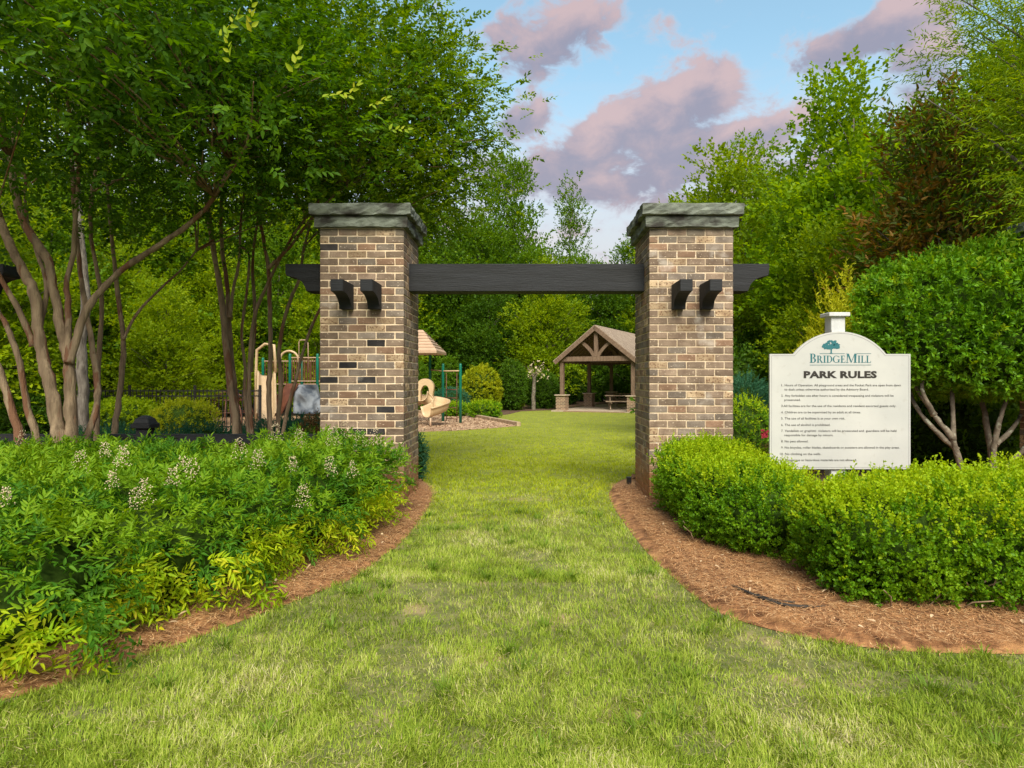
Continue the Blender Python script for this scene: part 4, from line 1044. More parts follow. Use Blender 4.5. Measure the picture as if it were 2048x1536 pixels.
# ------------------------------------------------------------------ clipped boxwoods, right
BX = dict(quad=False, tl=.062, nl=10, L=.0215, W=.0165, p=3.0, up=.75, ang=62, new=M_boxnew, newfrac=.95, jit=.32, shell=(.84, 1.05), core=.80)
def boxnew(top): return lambda q: np.clip((q[:, 2] - top * .55) / (top * .4), 0.04, 1) ** 1.4
shrub('boxwood', 'clipped bright green boxwood hugging the brick pillar', 'boxwood', [(1.74, 6.05, .37, .48, .58, .36), (1.80, 5.35, .335, .50, .56, .32), (1.84, 4.98, .30, .42, .46, .275)], M_box, 1700, seed=31, newz=boxnew(.7), **BX)
shrub('boxwood', 'wide clipped boxwood in front of the sign post', 'boxwood', [(2.27, 4.04, .345, .50, .52, .33), (2.80, 4.02, .365, .50, .56, .36)], M_box, 2000, seed=32, newz=boxnew(.7), **BX)
shrub('boxwood', 'clipped boxwood in front of the rounded evergreen trunks', 'boxwood', [(3.64, 4.15, .39, .50, .62, .385), (4.3, 4.4, .39, .55, .6, .38)], M_box, 1500, seed=33, newz=boxnew(.7), **BX)

M_twig = surf('bare_twig', (.16, .10, .06), (.34, .25, .17), 14, .85)
rnd = random.Random(77)
for bo in [o for o in COL.objects if o.name.startswith('boxwood') and o.get('category') == 'boxwood' and o.location.y < 7]:
    b = BM()
    for k in range(16):
        x = bo.location.x + rnd.uniform(-.5, .5); y = bo.location.y - rnd.uniform(.1, .45); d = Vector((rnd.uniform(-.15, .15), rnd.uniform(-.14, .0), rnd.uniform(.10, .2)))
        p = Vector((x, y, .04)); b.tube([p, p + d * .5 + Vector((rnd.uniform(-.02, .02), 0, .02)), p + d], [.006, .0045, .003], 5)
    wchild('twigs', b.mesh('twigs', M_twig), bo, 'stuff')

# ------------------------------------------------------------------ crape myrtles, left
def zpx(q): return (q[0] / 2.792, 350 + q[1] / 2.792)
def crape(name, label, lines, Y0, ells, ncl, per, seed, mat, extra=(), near=None, quad=False, L=.066, W=.036):
    rng = np.random.default_rng(seed); rnd = random.Random(seed)
    base = P(*zpx(lines[0][0][0]), Y0); root = empty(name, (base.x, Y0, 0), label, 'tree')
    tips = []
    for (pl, w, dy0, dy1) in lines:
        n = len(pl); pts = []
        for i, q in enumerate(pl):
            Y = Y0 + dy0 + (dy1 - dy0) * i / (n - 1); pts.append(P(*zpx(q), Y))
        if pl[0][1] > 1380: pts.insert(0, Vector((pts[0].x, pts[0].y, -.02)))
        r0 = w * .90 / 2 / 2.792 / F * Y0
        bm = BM(); limb(bm, pts, r0, r0 * .5, rnd, 11, .10); wchild('stem', bm.mesh('stem', M_bark), root); tips.append(pts[-1]); tips.append(pts[-2])
    # crown: clumps of twigs inside the ellipsoids, thin limbs to some of them
    vol = np.array([e[3] * e[4] * e[5] for e in ells]); C = []
    for e, v in zip(ells, vol):
        n = int(ncl * v / vol.sum()); d = unit(rng.normal(size=(n, 3))); r = rng.uniform(size=n) ** .45
        wob = 1 + .15 * np.sin(d @ np.array([4.2, 5.7, 3.1]) + seed) + .12 * np.sin(d @ np.array([-9.1, 6.3, 8.4]))
        C.append(np.array(e[:3]) + d * (r * wob)[:, None] * np.array(e[3:6]))
    C = np.concatenate(C)
    bm = BM()
    for i in rng.permutation(len(C))[:130]:
        c = Vector(C[i]); st = min(tips, key=lambda t: (t - c).length + max(0, t.z - c.z) * 2)
        if (st - c).length < 3.4: limb(bm, [st, st.lerp(c, .5) + Vector((rnd.uniform(-.12, .12), rnd.uniform(-.12, .12), .1)), c], .014, .003, rnd, 5, .05, 3)
    for (a, c) in extra: limb(bm, [Vector(a), Vector(a).lerp(Vector(c), .5) + Vector((0, 0, .06)), Vector(c)], .009, .002, rnd, 5, .05, 3)
    wchild('branches', bm.mesh('branches', M_bark), root)
    nt = per // 8; cc = np.repeat(C, nt, 0); k = len(cc)
    off = rng.normal(0, 1, (k, 3)) * np.array([.34, .34, .20]); Pp = cc + off
    out = unit(off) + rng.normal(0, .35, (k, 3)) + np.array([.1, -.1, .1]); Nn = np.array([0, -.15, 1.0]) + rng.normal(0, .4, (k, 3))
    tl_ = .17 * rng.uniform(.7, 1.25, k); cl_ = Pp[:, 1] < 5.3; pieces = []
    for sel, qd in ((cl_, True), (~cl_, quad)):                     # rounder leaves where they are seen from close by
        if sel.any(): pieces.append((sprays(rng, Pp[sel], out[sel], Nn[sel], tl_[sel], 8, L, W, 58, .25, qd, droop=.12), qd))
    parts = [q for q, qd in pieces if qd == quad]
    for q, qd in pieces:
        if qd != quad: wchild('lower_boughs', fast_mesh('lower_boughs', q[0], q[1], mat), root, 'stuff')
    for (a, c) in extra:                                            # sprays along reaching twigs
        a = np.array(a); c = np.array(c); t = np.linspace(.25, 1, 12)[:, None]; q = a + (c - a) * t + np.array([0, 0, .06]) * 4 * t * (1 - t)
        q = np.repeat(q, 3, 0) + rng.normal(0, .035, (36, 3)); dd = unit(c - a) + rng.normal(0, .5, q.shape)
        parts.append(sprays(rng, q, dd, np.array([0, -.2, 1]) + rng.normal(0, .3, q.shape), .16 * rng.uniform(.7, 1.2, len(q)), 8, L, W, 58, .22, quad))
    V, Fc = cat_mesh(parts); wchild('crown', fast_mesh('crown', V, Fc, mat), root, 'stuff')
    if near:
        for (px, py, Y, dx, dz_) in near:
            c = np.array([P(px, py, Y)]); d = np.array([[dx, -.1, dz_]])
            V, Fc = sprays(rng, c, d, np.array([[rnd.uniform(-.5, .5), -1, rnd.uniform(.1, .9)]]), .13, 7, .044, .023, 50, .24, True); wchild('new_shoot', fast_mesh('new_shoot', V, Fc, M_newtip), root)
    return root
L1 = [([(330, 1500), (320, 1400), (285, 1200), (240, 1020), (215, 850), (190, 650), (140, 560), (60, 400), (0, 250), (-60, 60)], 84, -.35, -.1),
      ([(400, 1510), (395, 1300), (385, 1050), (350, 900), (300, 650), (270, 480), (160, 320), (90, 120), (60, -100)], 78, -.3, .1),
      ([(385, 1050), (382, 880), (378, 700), (372, 600), (410, 430), (425, 200), (440, -60)], 44, -.25, .3),
      ([(385, 1050), (440, 870), (490, 740), (570, 640), (700, 515), (900, 385), (1080, 255), (1200, 120), (1300, -80)], 50, -.25, .2),
      ([(480, 1500), (528, 1350), (545, 1200), (520, 1000), (490, 800), (455, 600), (432, 400), (415, 200), (400, -80)], 46, -.1, .5),
      ([(540, 1450), (545, 1250), (552, 1000), (568, 700), (510, 350), (515, 100), (560, -150)], 40, .5, .9),
      ([(640, 1440), (665, 1250), (690, 950), (662, 700), (640, 500), (620, 300), (600, 60)], 44, .7, 1.1),
      ([(690, 920), (760, 780), (900, 630), (1000, 540), (1100, 420)], 22, .75, 1.2),
      ([(110, 1500), (60, 1300), (0, 1100), (-90, 900), (-160, 600)], 58, -.3, -.3),
      ([(210, 1500), (152, 1300), (110, 1050), (40, 850), (-20, 740), (-90, 500)], 48, -.2, -.2),
      ([(190, 955), (100, 750), (0, 570), (-80, 380)], 40, -.25, -.5),
      ([(215, 850), (262, 640), (215, 450), (150, 250), (140, 0)], 34, -.2, .4)]
crape('crape_myrtle', 'many-stemmed crape myrtle with smooth tan bark beside the low black rail', L1, 6.75,
      [(-4.5, 6.9, 5.0, 3.0, 2.5, 1.75), (-2.5, 4.35, 3.75, 1.15, .95, .72), (-4.2, 4.6, 4.3, 1.6, 1.2, 1.1), (-2.9, 6.3, 4.4, 1.4, 1.3, 1.0), (-3.6, 7.6, 3.55, 1.8, .9, .45), (-5.2, 6.6, 3.4, 1.0, 1.2, .5), (-2.9, 5.3, 3.35, .7, .6, .35)], 800, 120, 41, M_crape,
      near=[(503, 70, 2.5, .05, 1), (462, 128, 2.7, -.1, 1), (585, 150, 2.7, .25, .9), (440, 75, 2.8, .5, .5), (640, 195, 3.2, .9, .1), (735, 215, 3.6, .9, .4), (775, 260, 3.8, 1, .0), (690, 200, 3.6, .6, .7)])
L2 = [([(1320, 1440), (1290, 1200), (1258, 900), (1238, 700), (1190, 400), (1150, 100), (1120, -200)], 50, -.2, .1),
      ([(1335, 1440), (1305, 1150), (1282, 850), (1268, 600), (1240, 400), (1235, 150), (1260, -150)], 38, -.1, .3),
      ([(1285, 800), (1300, 650), (1335, 480), (1350, 200), (1400, -100)], 24, -.1, .3),
      ([(1385, 1440), (1365, 1200), (1370, 1080), (1350, 880), (1380, 650), (1390, 450), (1340, 400)], 26, 0, .3),
      ([(1405, 1440), (1390, 1150), (1420, 800), (1490, 620), (1600, 400), (1700, 250), (1850, 60)], 30, 0, .0),
      ([(1400, 1100), (1425, 800), (1410, 500), (1440, 250), (1500, 0)], 26, .2, .5),
      ([(1510, 1440), (1500, 1200), (1512, 1000), (1505, 700), (1500, 520), (1478, 400), (1450, 200), (1480, -50)], 36, -.15, .2),
      ([(1500, 520), (1620, 400), (1750, 230), (1900, 80)], 24, 0, -.1),
      ([(1548, 1440), (1570, 1150), (1560, 950), (1620, 700), (1670, 580), (1700, 400), (1780, 100)], 32, .1, .4),
      ([(1580, 1440), (1650, 1150), (1720, 900), (1787, 750), (1900, 560), (2050, 400)], 26, -.1, .2)]
crape('crape_myrtle', 'slimmer many-stemmed crape myrtle in front of the playground slide', L2, 8.2,
      [(-2.75, 8.5, 5.0, 1.9, 1.7, 1.75), (-1.65, 8.9, 5.3, .95, 1.2, 1.25), (-2.1, 8.2, 3.95, 1.35, 1.0, .6), (-1.45, 9.1, 4.2, .75, .9, .75), (-1.3, 9.0, 4.9, .6, .8, .9)], 640, 120, 43, M_crape2,
      extra=[(P(800, 200, 8.6), P(950, 172, 8.6)), (P(820, 300, 8.7), P(1012, 282, 8.7)), (P(780, 150, 8.5), P(890, 95, 8.5)), (P(740, 80, 8.5), P(838, 5, 8.5)), (P(830, 250, 8.7), P(948, 215, 8.7)), (P(840, 330, 8.8), P(985, 285, 8.8)), (P(850, 350, 8.8), P(960, 370, 8.8)), (P(760, 100, 8.5), P(860, 110, 8.5))], quad=False)

# ------------------------------------------------------------------ trees and big shrubs, right
tm = tree_meshes('maple', 51, 8.4, .10, [(0, 0, 6.6, .75, .75, 1.6), (0, 0, 4.6, 1.55, 1.5, 1.6), (-.9, 0, 3.3, 1.0, 1.2, .9), (.9, .2, 3.4, 1.0, 1.1, .9), (0, 0, 2.2, 1.5, 1.5, .8)], 430, 90, .105, .085, M_maple, M_bark3, .42, .6, stems=3, limbs=90, fork=.15)
place_tree('maple_tree', tm, (6.6, 13.2, gz(0, 13.2)), 'bright green maple with pale stems behind the golden shrub')
tm = tree_meshes('slender', 52, 9.6, .09, [(0, 0, 8.0, .7, .7, 1.3), (.0, 0, 5.6, 1.2, 1.2, 1.4), (-.9, 0, 6.4, .9, .6, .6), (0, 0, 3.5, 1.6, 1.6, 1.5)], 250, 70, .10, .075, M_maple, M_bark2, .40, .55, limbs=70)
place_tree('slender_tree', tm, (6.85, 20.0, gz(0, 20)), 'slender open-crowned tree standing up above the right brick pillar cap')
tm2 = tree_meshes('leafy', 53, 7.6, .09, [(0, 0, 5.6, 1.2, 1.2, 1.5), (0, 0, 3.4, 1.6, 1.6, 1.5), (0, 0, 1.8, 1.5, 1.5, .9)], 330, 80, .10, .075, M_forest2, M_bark2, .42, .6, limbs=70, stems=2)
place_tree('leafy_tree', tm2, (4.9, 15.8, gz(0, 15.8)), 'yellow-green leafy tree just behind the right brick pillar')
place_tree('leafy_tree', tm2, (5.6, 11.6, gz(0, 11.6)), 'low-branched leafy tree between the brick pillar and the sign', rot=2.1, sc=.62)
tm = tree_meshes('magnolia', 54, 6.6, .10, [(0, 0, 5.2, .8, .8, 1.1), (-.2, 0, 3.9, 1.1, 1.1, 1.0), (-.3, -.1, 2.9, 1.2, 1.1, .8)], 300, 40, .15, .06, M_bronze, M_bark2, .36, .8, limbs=60, quad=True, twig=5)
place_tree('magnolia_tree', tm, (6.35, 9.7, gz(0, 9.7)), 'magnolia with bronze-backed leaves between the maple and the willow oak', sc=.9)
tm = tree_meshes('willowoak', 55, 8.5, .16, [(0, 0, 5.6, 1.9, 1.6, 1.9), (-.9, -.5, 4.6, 1.2, 1.1, 1.0), (-.4, -.8, 3.7, 1.4, 1.0, .7), (.6, 0, 7.2, 1.2, 1.2, 1.0)], 460, 100, .085, .019, M_willow, M_bark2, .40, .6, limbs=110, quad=False, droopy=.35, twig=10)
place_tree('willow_oak', tm, (7.35, 8.1, gz(0, 8.1)), 'narrow-leaved oak with drooping sprays above the rounded evergreen')
# rounded evergreen on crooked lichen-grey stems
hb = [(6.05, 8.4, 2.05, 1.65, 1.5, .95), (5.2, 8.1, 1.82, .95, 1.0, .62), (6.6, 7.9, 2.35, 1.3, 1.1, .80), (5.6, 8.6, 2.35, 1.05, 1.1, .58), (5.8, 7.6, 1.68, 1.1, .7, .52)]
rt = shrub('rounded_evergreen', 'big dome-shaped glossy evergreen on crooked grey stems beside the sign', 'tree', hb, M_holly, 360, .10, 9, .064, .032, 61, quad=False, p=2.3, up=.45, ang=60, new=M_willow, newfrac=.25, core=.80, zmin=1.05, shell=(.84, 1.05), bump=.06)
rnd = random.Random(6)
for pl in ([(1925, 955, 7.4), (1905, 880, 7.4), (1868, 830, 7.5), (1830, 770, 7.7), (1800, 720, 8.0)], [(1905, 880, 7.4), (1905, 800, 7.5), (1895, 720, 7.8)], [(1868, 830, 7.5), (1845, 780, 7.5), (1850, 730, 7.7)], [(1915, 900, 7.4), (1870, 860, 7.5), (1830, 810, 7.7), (1815, 760, 8.0)],
           [(1985, 950, 7.5), (1990, 880, 7.5), (2005, 820, 7.5), (2030, 760, 7.8)], [(1985, 950, 7.6), (1975, 860, 7.7), (1960, 780, 7.9), (1955, 720, 8.2)], [(1990, 890, 7.5), (2030, 850, 7.6), (2060, 790, 7.9)], [(2010, 945, 7.5), (2050, 895, 7.5), (2090, 830, 7.6)]):
    b = BM(); pts = [P(*q) for q in pl]
    if pl[0][1] > 930: pts.insert(0, Vector((pts[0].x, pts[0].y, -.02)))
    limb(b, pts, .05 if pl[0][1] > 930 else .034, .018, rnd, 8, .14); wchild('stem', b.mesh('stem', M_bark3), rt)
gz_ = gz(0, 9.6)
shrub('golden_cypress', 'golden yellow feathery cypress behind the sign post', 'shrub', [(4.02, 8.5, 1.25, .34, .36, 1.28), (4.32, 8.7, 1.5, .28, .32, 1.32), (3.76, 8.4, 1.0, .26, .3, .98)], M_gold, 420, .20, 14, .05, .016, 62, p=1.8, up=1.4, ang=34, core=.6, quad=False, bump=.12)
shrub('holly_shrub', 'dense mid-green shrub between the brick pillar and the sign', 'shrub', [(2.75, 8.3, .55, .42, .42, .55)], M_box, 620, .08, 8, .028, .019, 63, quad=False, p=2.4, new=M_boxnew, newfrac=.7, core=.82)
shrub('juniper', 'blue-green juniper spray behind the shrub near the sign', 'shrub', [(3.55, 10.4, .75, .5, .5, .65)], M_juniper, 420, .16, 14, .04, .011, 64, p=2.0, up=.5, ang=35, core=.7, quad=False)
shrub('dark_understory', 'dark leafy undergrowth in the shade behind the sign', 'shrub', [(3.6, 12.5, .9, 1.3, .8, 1.1), (5.4, 12.2, .8, 1.3, .8, 1.0), (7.2, 10.6, .8, 1.4, .8, 1.0), (6.4, 9.6, .5, 1.2, .5, .6), (5.2, 14.6, 1.1, 1.0, .8, 1.3)], M_forest3, 80, .24, 8, .10, .06, 65, p=2.2, quad=False, core=.85)
rr_ = shrub('red_flowered_plant', 'small reddish plant with a crimson flower beside the sign edge', 'plant', [(2.53, 6.5, .42, .10, .12, .30)], M_redshrub, 700, .10, 8, .035, .014, 66, p=2.0, up=.9, core=0)
b = BM(); c = P(1529, 868, 6.45)
for k in range(16):
    q = c + Vector((random.Random(k).uniform(-.035, .035), random.Random(k + 50).uniform(-.03, .03), random.Random(k + 90).uniform(-.04, .04))); b.box(q, (.02, .02, .02), Matrix.Rotation(k, 3, 'Z'))
wchild('flower', b.mesh('flower', M_pinkfl), rr_)

# ------------------------------------------------------------------ shrubs round the lawn and the playground
def far_shrub(name, label, px0, px1, ytop, Y, mat, seed, depth=None, L=.07, W=.042, dens=150, p=2.3, **k):
    xa_, xb_ = (px0 - CX) / F * Y, (px1 - CX) / F * Y; zt = H - (ytop - CY) / F * Y; zb = gz(0, Y); rx = (xb_ - xa_) / 2; rz = (zt - zb) / 2 * 1.03
    dens *= .62; L *= 1.25; W *= 1.25; kw = dict(tl=L * 2.2, nl=8, quad=False, core=.82, zmin=zb + .02); kw.update(k)
    return shrub(name, label, 'shrub', [((xa_ + xb_) / 2, Y, zb + rz * .96, rx, depth or rx, rz)], mat, dens, L=L, W=W, seed=seed, p=p, **kw)
far_shrub('boxwood', 'low rounded boxwood at the corner of the play area edging', 937, 1001, 804, 26.9, M_box, 71, .75, .045, .03, 420, 2.8, new=M_boxnew, newfrac=.7)
far_shrub('boxwood', 'low boxwood behind the chain ladder of the play set', 885, 938, 807, 28.0, M_box, 72, .7, .045, .03, 380, 2.8, new=M_boxnew, newfrac=.5)
far_shrub('lime_shrub', 'bright yellow-green rounded shrub beyond the playground', 923, 1002, 735, 32.5, M_lime, 73, .9, .075, .05, 190)
far_shrub('evergreen_shrub', 'dark upright evergreen shrub beside the yellow-green shrub', 996, 1052, 722, 35.0, M_forest3, 74, .8, .08, .05, 170)
far_shrub('evergreen_shrub', 'tall green cone-shaped shrub behind the green playground posts', 866, 922, 712, 33.8, M_forest, 75, .8, .08, .05, 170, 1.8)
far_shrub('evergreen_shrub', 'round dark shrub partly hidden by the left brick pillar', 800, 858, 722, 34.0, M_forest, 76, .9, .08, .05, 150)
far_shrub('juniper', 'pale blue-green juniper spreading behind the spiral slide', 866, 938, 778, 30.5, M_juniper, 77, .8, .07, .02, 260, up=.4)
far_shrub('rose_shrub', 'grey-green low rose bushes at the back edge of the lawn', 1000, 1048, 788, 35.4, M_willow, 78, .6, .06, .04, 220)
far_shrub('evergreen_shrub', 'dark shrub between the small pruned tree and the pavilion', 1048, 1118, 745, 37.2, M_forest3, 79, .9, .08, .05, 160)
far_shrub('evergreen_shrub', 'green shrub seen through the open pavilion beside the middle pier', 1150, 1216, 720, 45.0, M_forest, 80, 1.0, .09, .055, 130)
far_shrub('evergreen_shrub', 'dark shrub seen through the pavilion beyond the picnic tables', 1205, 1275, 735, 46.0, M_forest3, 81, 1.0, .09, .055, 130)
far_shrub('evergreen_shrub', 'dark leafy shrub at the left side of the pavilion', 1095, 1160, 735, 41.5, M_forest3, 82, 1.0, .09, .055, 130)
far_shrub('juniper', 'small juniper tucked against the back of the left brick pillar', 815, 851, 868, 8.6, M_juniper, 83, .2, .035, .010, 900, tl=.10, up=.5)
far_shrub('lime_shrub', 'mounded yellow-green shrub behind the low black rail', 308, 432, 802, 13.2, M_lime, 84, .6, .04, .014, 520, tl=.11, up=.7)
shrub('juniper', 'spreading dark blue-green junipers behind the low black rail', 'shrub', [(-4.9, 9.6, .25, 1.0, .6, .38), (-6.4, 9.8, .22, 1.0, .6, .36), (-3.4, 9.9, .28, .9, .6, .42), (-2.6, 9.3, .30, .6, .6, .40), (-4.0, 11.2, .25, 1.4, .7, .38)], M_juniper, 150, .17, 14, .046, .016, 85, p=2.0, up=.35, ang=38, quad=False, core=.78)
far_shrub('leafy_shrub', 'green rounded shrub behind the crape myrtle stems and iron fence', 185, 310, 800, 16.5, M_forest2, 86, .9, .06, .035, 260)
far_shrub('leafy_shrub', 'dark green shrub at the far left behind the crape myrtle', -40, 110, 790, 15.0, M_forest3, 87, .9, .06, .035, 260)
far_shrub('leafy_shrub', 'green shrub behind the peeling crape myrtle stem', 95, 200, 790, 17.5, M_forest, 88, .9, .06, .035, 240)
shrub('barberry', 'reddish-brown small shrub against the left brick pillar', 'shrub', [(-2.72, 8.0, .5, .24, .2, .42)], M_redshrub, 700, .09, 7, .025, .014, 89, quad=False, p=2.0, core=.7)
shrub('heuchera_patch', 'low burgundy foliage plants behind the flowering hedge', 'plant', [(-3.7, 7.75, .32, .6, .25, .26), (-3.0, 7.7, .32, .4, .22, .26)], M_redshrub, 380, .09, 7, .036, .022, 90, quad=False, p=2.0, core=.7)
# small pruned tree at the lawn edge
tp = empty('pruned_tree', (.29, 35.6, gz(0, 35.6)), 'small pruned tree with pale blossom at the back edge of the lawn', 'tree')
b = BM(); rnd = random.Random(3); limb(b, [(.29, 35.6, -.5), (.28, 35.6, .4), (.31, 35.6, 1.1), (.34, 35.6, 1.55)], .12, .09, rnd, 9); 
for a in range(7): limb(b, [(.34, 35.6, 1.4), (.34 + .3 * math.cos(a), 35.6 + .3 * math.sin(a), 1.75), (.4 + .5 * math.cos(a), 35.6 + .5 * math.sin(a), 2.05)], .04, .012, rnd, 5)
wchild('trunk', b.mesh('trunk', M_bark3), tp)
rng = np.random.default_rng(5); c = rng.normal(0, 1, (60, 3)) * np.array([.38, .38, .28]) + np.array([.45, 35.6, 1.75])
V, Fc = sprays(rng, c, rng.normal(0, 1, (60, 3)), rng.normal(0, 1, (60, 3)), .16, 7, .07, .05, quad=False); wchild('blossom', fast_mesh('blossom', V, Fc, M_flower), tp, 'stuff')
c = rng.normal(0, 1, (70, 3)) * np.array([.45, .45, .3]) + np.array([.4, 35.6, 1.8])
V, Fc = sprays(rng, c, rng.normal(0, 1, (70, 3)), rng.normal(0, 1, (70, 3)), .16, 7, .07, .05, quad=False); wchild('crown', fast_mesh('crown', V, Fc, M_forest2), tp, 'stuff')

# ------------------------------------------------------------------ woods
proto = {}
proto['broad'] = tree_meshes('broad', 91, 14, .22, [(0, 0, 11, 2.2, 2.2, 2.4), (0, 0, 7.6, 3.4, 3.4, 2.8), (1.2, .5, 4.2, 2.6, 2.6, 1.9), (-1.4, -.4, 4.4, 2.5, 2.5, 1.8), (0, 0, 2.4, 2.6, 2.6, 1.4)], 420, 80, .20, .145, M_forest, M_bark2, .72, .6, limbs=60)
proto['yellow'] = tree_meshes('yellow', 92, 12, .18, [(0, 0, 9.2, 1.9, 1.9, 2.3), (0, 0, 6.0, 3.0, 3.0, 2.4), (.8, 0, 3.2, 2.9, 2.9, 1.7), (-.9, .3, 3.4, 2.6, 2.6, 1.7), (0, 0, 1.6, 2.4, 2.4, 1.0)], 400, 80, .19, .14, M_forest2, M_bark2, .68, .6, limbs=60)
proto['dark'] = tree_meshes('dark', 93, 11, .2, [(0, 0, 8.4, 1.9, 1.9, 2.2), (0, 0, 5.4, 2.7, 2.7, 2.4), (0, 0, 2.6, 2.9, 2.9, 1.8), (0, 0, 1.2, 2.4, 2.4, .9)], 420, 80, .19, .13, M_forest3, M_bark2, .66, .6, limbs=50)
proto['airy'] = tree_meshes('airy', 94, 17, .17, [(0, 0, 13.6, 1.2, 1.2, 3.2), (0, 0, 9.0, 2.0, 2.0, 2.6), (.3, .2, 5.5, 2.0, 2.0, 2.2)], 190, 70, .19, .135, M_forest, M_bark2, .62, .6, limbs=90)
lab = {'broad': 'broad green leafy tree in the woods around the park', 'yellow': 'yellow-green leafy tree in the woods around the park', 'dark': 'dense dark green tree in the woods around the park', 'airy': 'tall thin-crowned tree rising above the woods'}
def T(kind, px, Y, sc=1.0, rot=0, sz=None, label=None, zoff=0.0):
    x = (px - CX) / F * Y
    place_tree({'broad': 'broadleaf_tree', 'yellow': 'broadleaf_tree', 'dark': 'dense_tree', 'airy': 'tall_tree'}[kind], proto[kind], (x, Y, gz(x, Y) + zoff), label or lab[kind], group='trees of the woods around the park', rot=rot, sc=sc, sz=sz)
T('yellow', 1095, 41, .82, 1.0, label='yellow-green maple right behind the small pruned tree and pavilion')
T('airy', 1140, 52, .95, .3, 1.08, label='tall sparse tree with sky showing through, above the middle of the beam')
T('broad', 1015, 50, .95, 2.0, 1.42, label='tall rounded tree beside the sparse tree above the beam')
rnd = random.Random(12)
for px, Y, kind, sc in ((900, 44, 'dark', 1.0), (955, 46, 'broad', 1.0), (850, 46, 'broad', 1.12), (980, 42, 'dark', .72), (1060, 47, 'broad', .82), (1175, 47, 'broad', .78), (1240, 50, 'airy', .70), (1215, 45, 'dark', .8), (1280, 48, 'broad', .9), (1320, 46, 'yellow', 1.0), (1380, 50, 'broad', 1.1), (1440, 44, 'broad', 1.0), (1500, 40, 'yellow', 1.0), (1560, 42, 'broad', 1.1),
                        (1620, 36, 'broad', 1.0), (1700, 32, 'dark', 1.0), (1790, 30, 'broad', 1.0), (1880, 27, 'broad', 1.0), (1980, 25, 'dark', 1.1), (2080, 22, 'broad', 1.0), (1480, 28, 'yellow', .8), (1560, 25, 'broad', .72), (1650, 22, 'dark', .66), (1900, 18, 'dark', .7), (2060, 15, 'broad', .7),
                        (800, 43, 'broad', 1.05), (740, 40, 'yellow', 1.05), (690, 36, 'dark', 1.0), (630, 38, 'broad', 1.1), (570, 34, 'yellow', 1.0), (500, 33, 'broad', 1.0), (420, 31, 'dark', 1.0), (350, 29, 'yellow', .95), (270, 28, 'broad', 1.0), (180, 27, 'dark', 1.0), (90, 26, 'yellow', .95), (0, 25, 'broad', 1.0), (-90, 24, 'dark', 1.0), (-200, 24, 'broad', 1.0),
                        (450, 27.5, 'yellow', .62), (360, 27, 'yellow', .55), (240, 21.5, 'yellow', .55), (100, 20, 'broad', .55), (-30, 19, 'yellow', .6), (560, 28.5, 'broad', .6), (650, 28, 'yellow', .6), (-20, 15, 'yellow', .55), (330, 20.5, 'yellow', .42),
                        (1130, 60, 'dark', .85), (1010, 58, 'broad', .8), (1230, 60, 'broad', .72), (930, 58, 'broad', 1.1), (1330, 58, 'broad', 1.0), (1430, 56, 'broad', 1.0)):
    zone = ('beyond the iron fence, behind the crape myrtles' if px < 480 else 'behind the play set' if px < 700 else 'behind the left brick pillar' if px < 860 else 'behind the spiral slide and its green posts' if px < 975 else 'above the middle of the black beam' if px < 1110
            else 'behind the pavilion roof' if px < 1270 else 'behind the right brick pillar' if px < 1480 else 'between the right brick pillar and the maple' if px < 1640 else 'behind the maple and the sign' if px < 1830 else 'behind the rounded evergreen')
    what = {'broad': 'broad green tree', 'yellow': 'yellow-green leafy tree', 'dark': 'dense dark green tree', 'airy': 'thin-crowned tree'}[kind]
    what = ('low ' if sc < .63 else 'tall ' if Y > 55 else '') + what
    T(kind, px, Y, sc, rnd.uniform(0, 6.28), label=what + ' ' + zone)
# an old grey trunk behind the crape myrtle
b = BM(); limb(b, [Vector((P(168, 830, 12.5).x, 12.5, -.15)), P(165, 830, 12.5), P(166, 760, 12.5), P(163, 690, 12.5), P(170, 600, 12.5), P(160, 480, 12.6), P(150, 300, 12.7), P(158, 100, 12.7)], .115, .07, random.Random(2), 10, .06)
oak = empty('oak_tree', (P(165, 830, 12.5).x, 12.5, -.1), 'old tree with rough grey furrowed bark behind the crape myrtle', 'tree'); wchild('trunk', b.mesh('trunk', M_bark2), oak)
rng = np.random.default_rng(77); c = rng.normal(0, 1, (900, 3)) * np.array([1.5, 1.2, 1.0]) + np.array([-8.6, 12.8, 7.2])
V, Fc = sprays(rng, c, rng.normal(0, 1, c.shape), np.array([0, 0, 1.0]) + rng.normal(0, .4, c.shape), .3, 8, .11, .075, quad=False); wchild('crown', fast_mesh('crown', V, Fc, M_forest2), oak, 'stuff')

# ------------------------------------------------------------------ lawn grass, pine straw, wood chips
def blades(rng, x, y, z, h, w, lean, az, seg2=True):
    n = len(x); b = np.stack([x, y, z], 1); d = np.stack([np.cos(az), np.sin(az), np.zeros(n)], 1); s = np.stack([-np.sin(az), np.cos(az), np.zeros(n)], 1)
    s = s * np.cos(rng.uniform(0, 3.14, n))[:, None] + d * np.sin(rng.uniform(0, 3.14, n))[:, None] * .3; s = unit(s) * (w * .5)[:, None]
    up = np.array([0, 0, 1.0])
    tip = b + d * (h * np.sin(lean))[:, None] + up * (h * np.cos(lean))[:, None]
    if not seg2:
        V = np.stack([b - s, b + s, tip], 1).reshape(-1, 3); return V, np.arange(n * 3).reshape(-1, 3)
    mid = b + d * (h * .55 * np.sin(lean * .55))[:, None] + up * (h * .55 * np.cos(lean * .55))[:, None]
    V = np.stack([b - s, b + s, mid + s * .8, mid - s * .8, tip], 1).reshape(-1, 3); i = np.arange(n)[:, None] * 5
    return V, np.concatenate([i + np.array([[0, 1, 2]]), i + np.array([[0, 2, 3]]), i + np.array([[3, 2, 4]])])
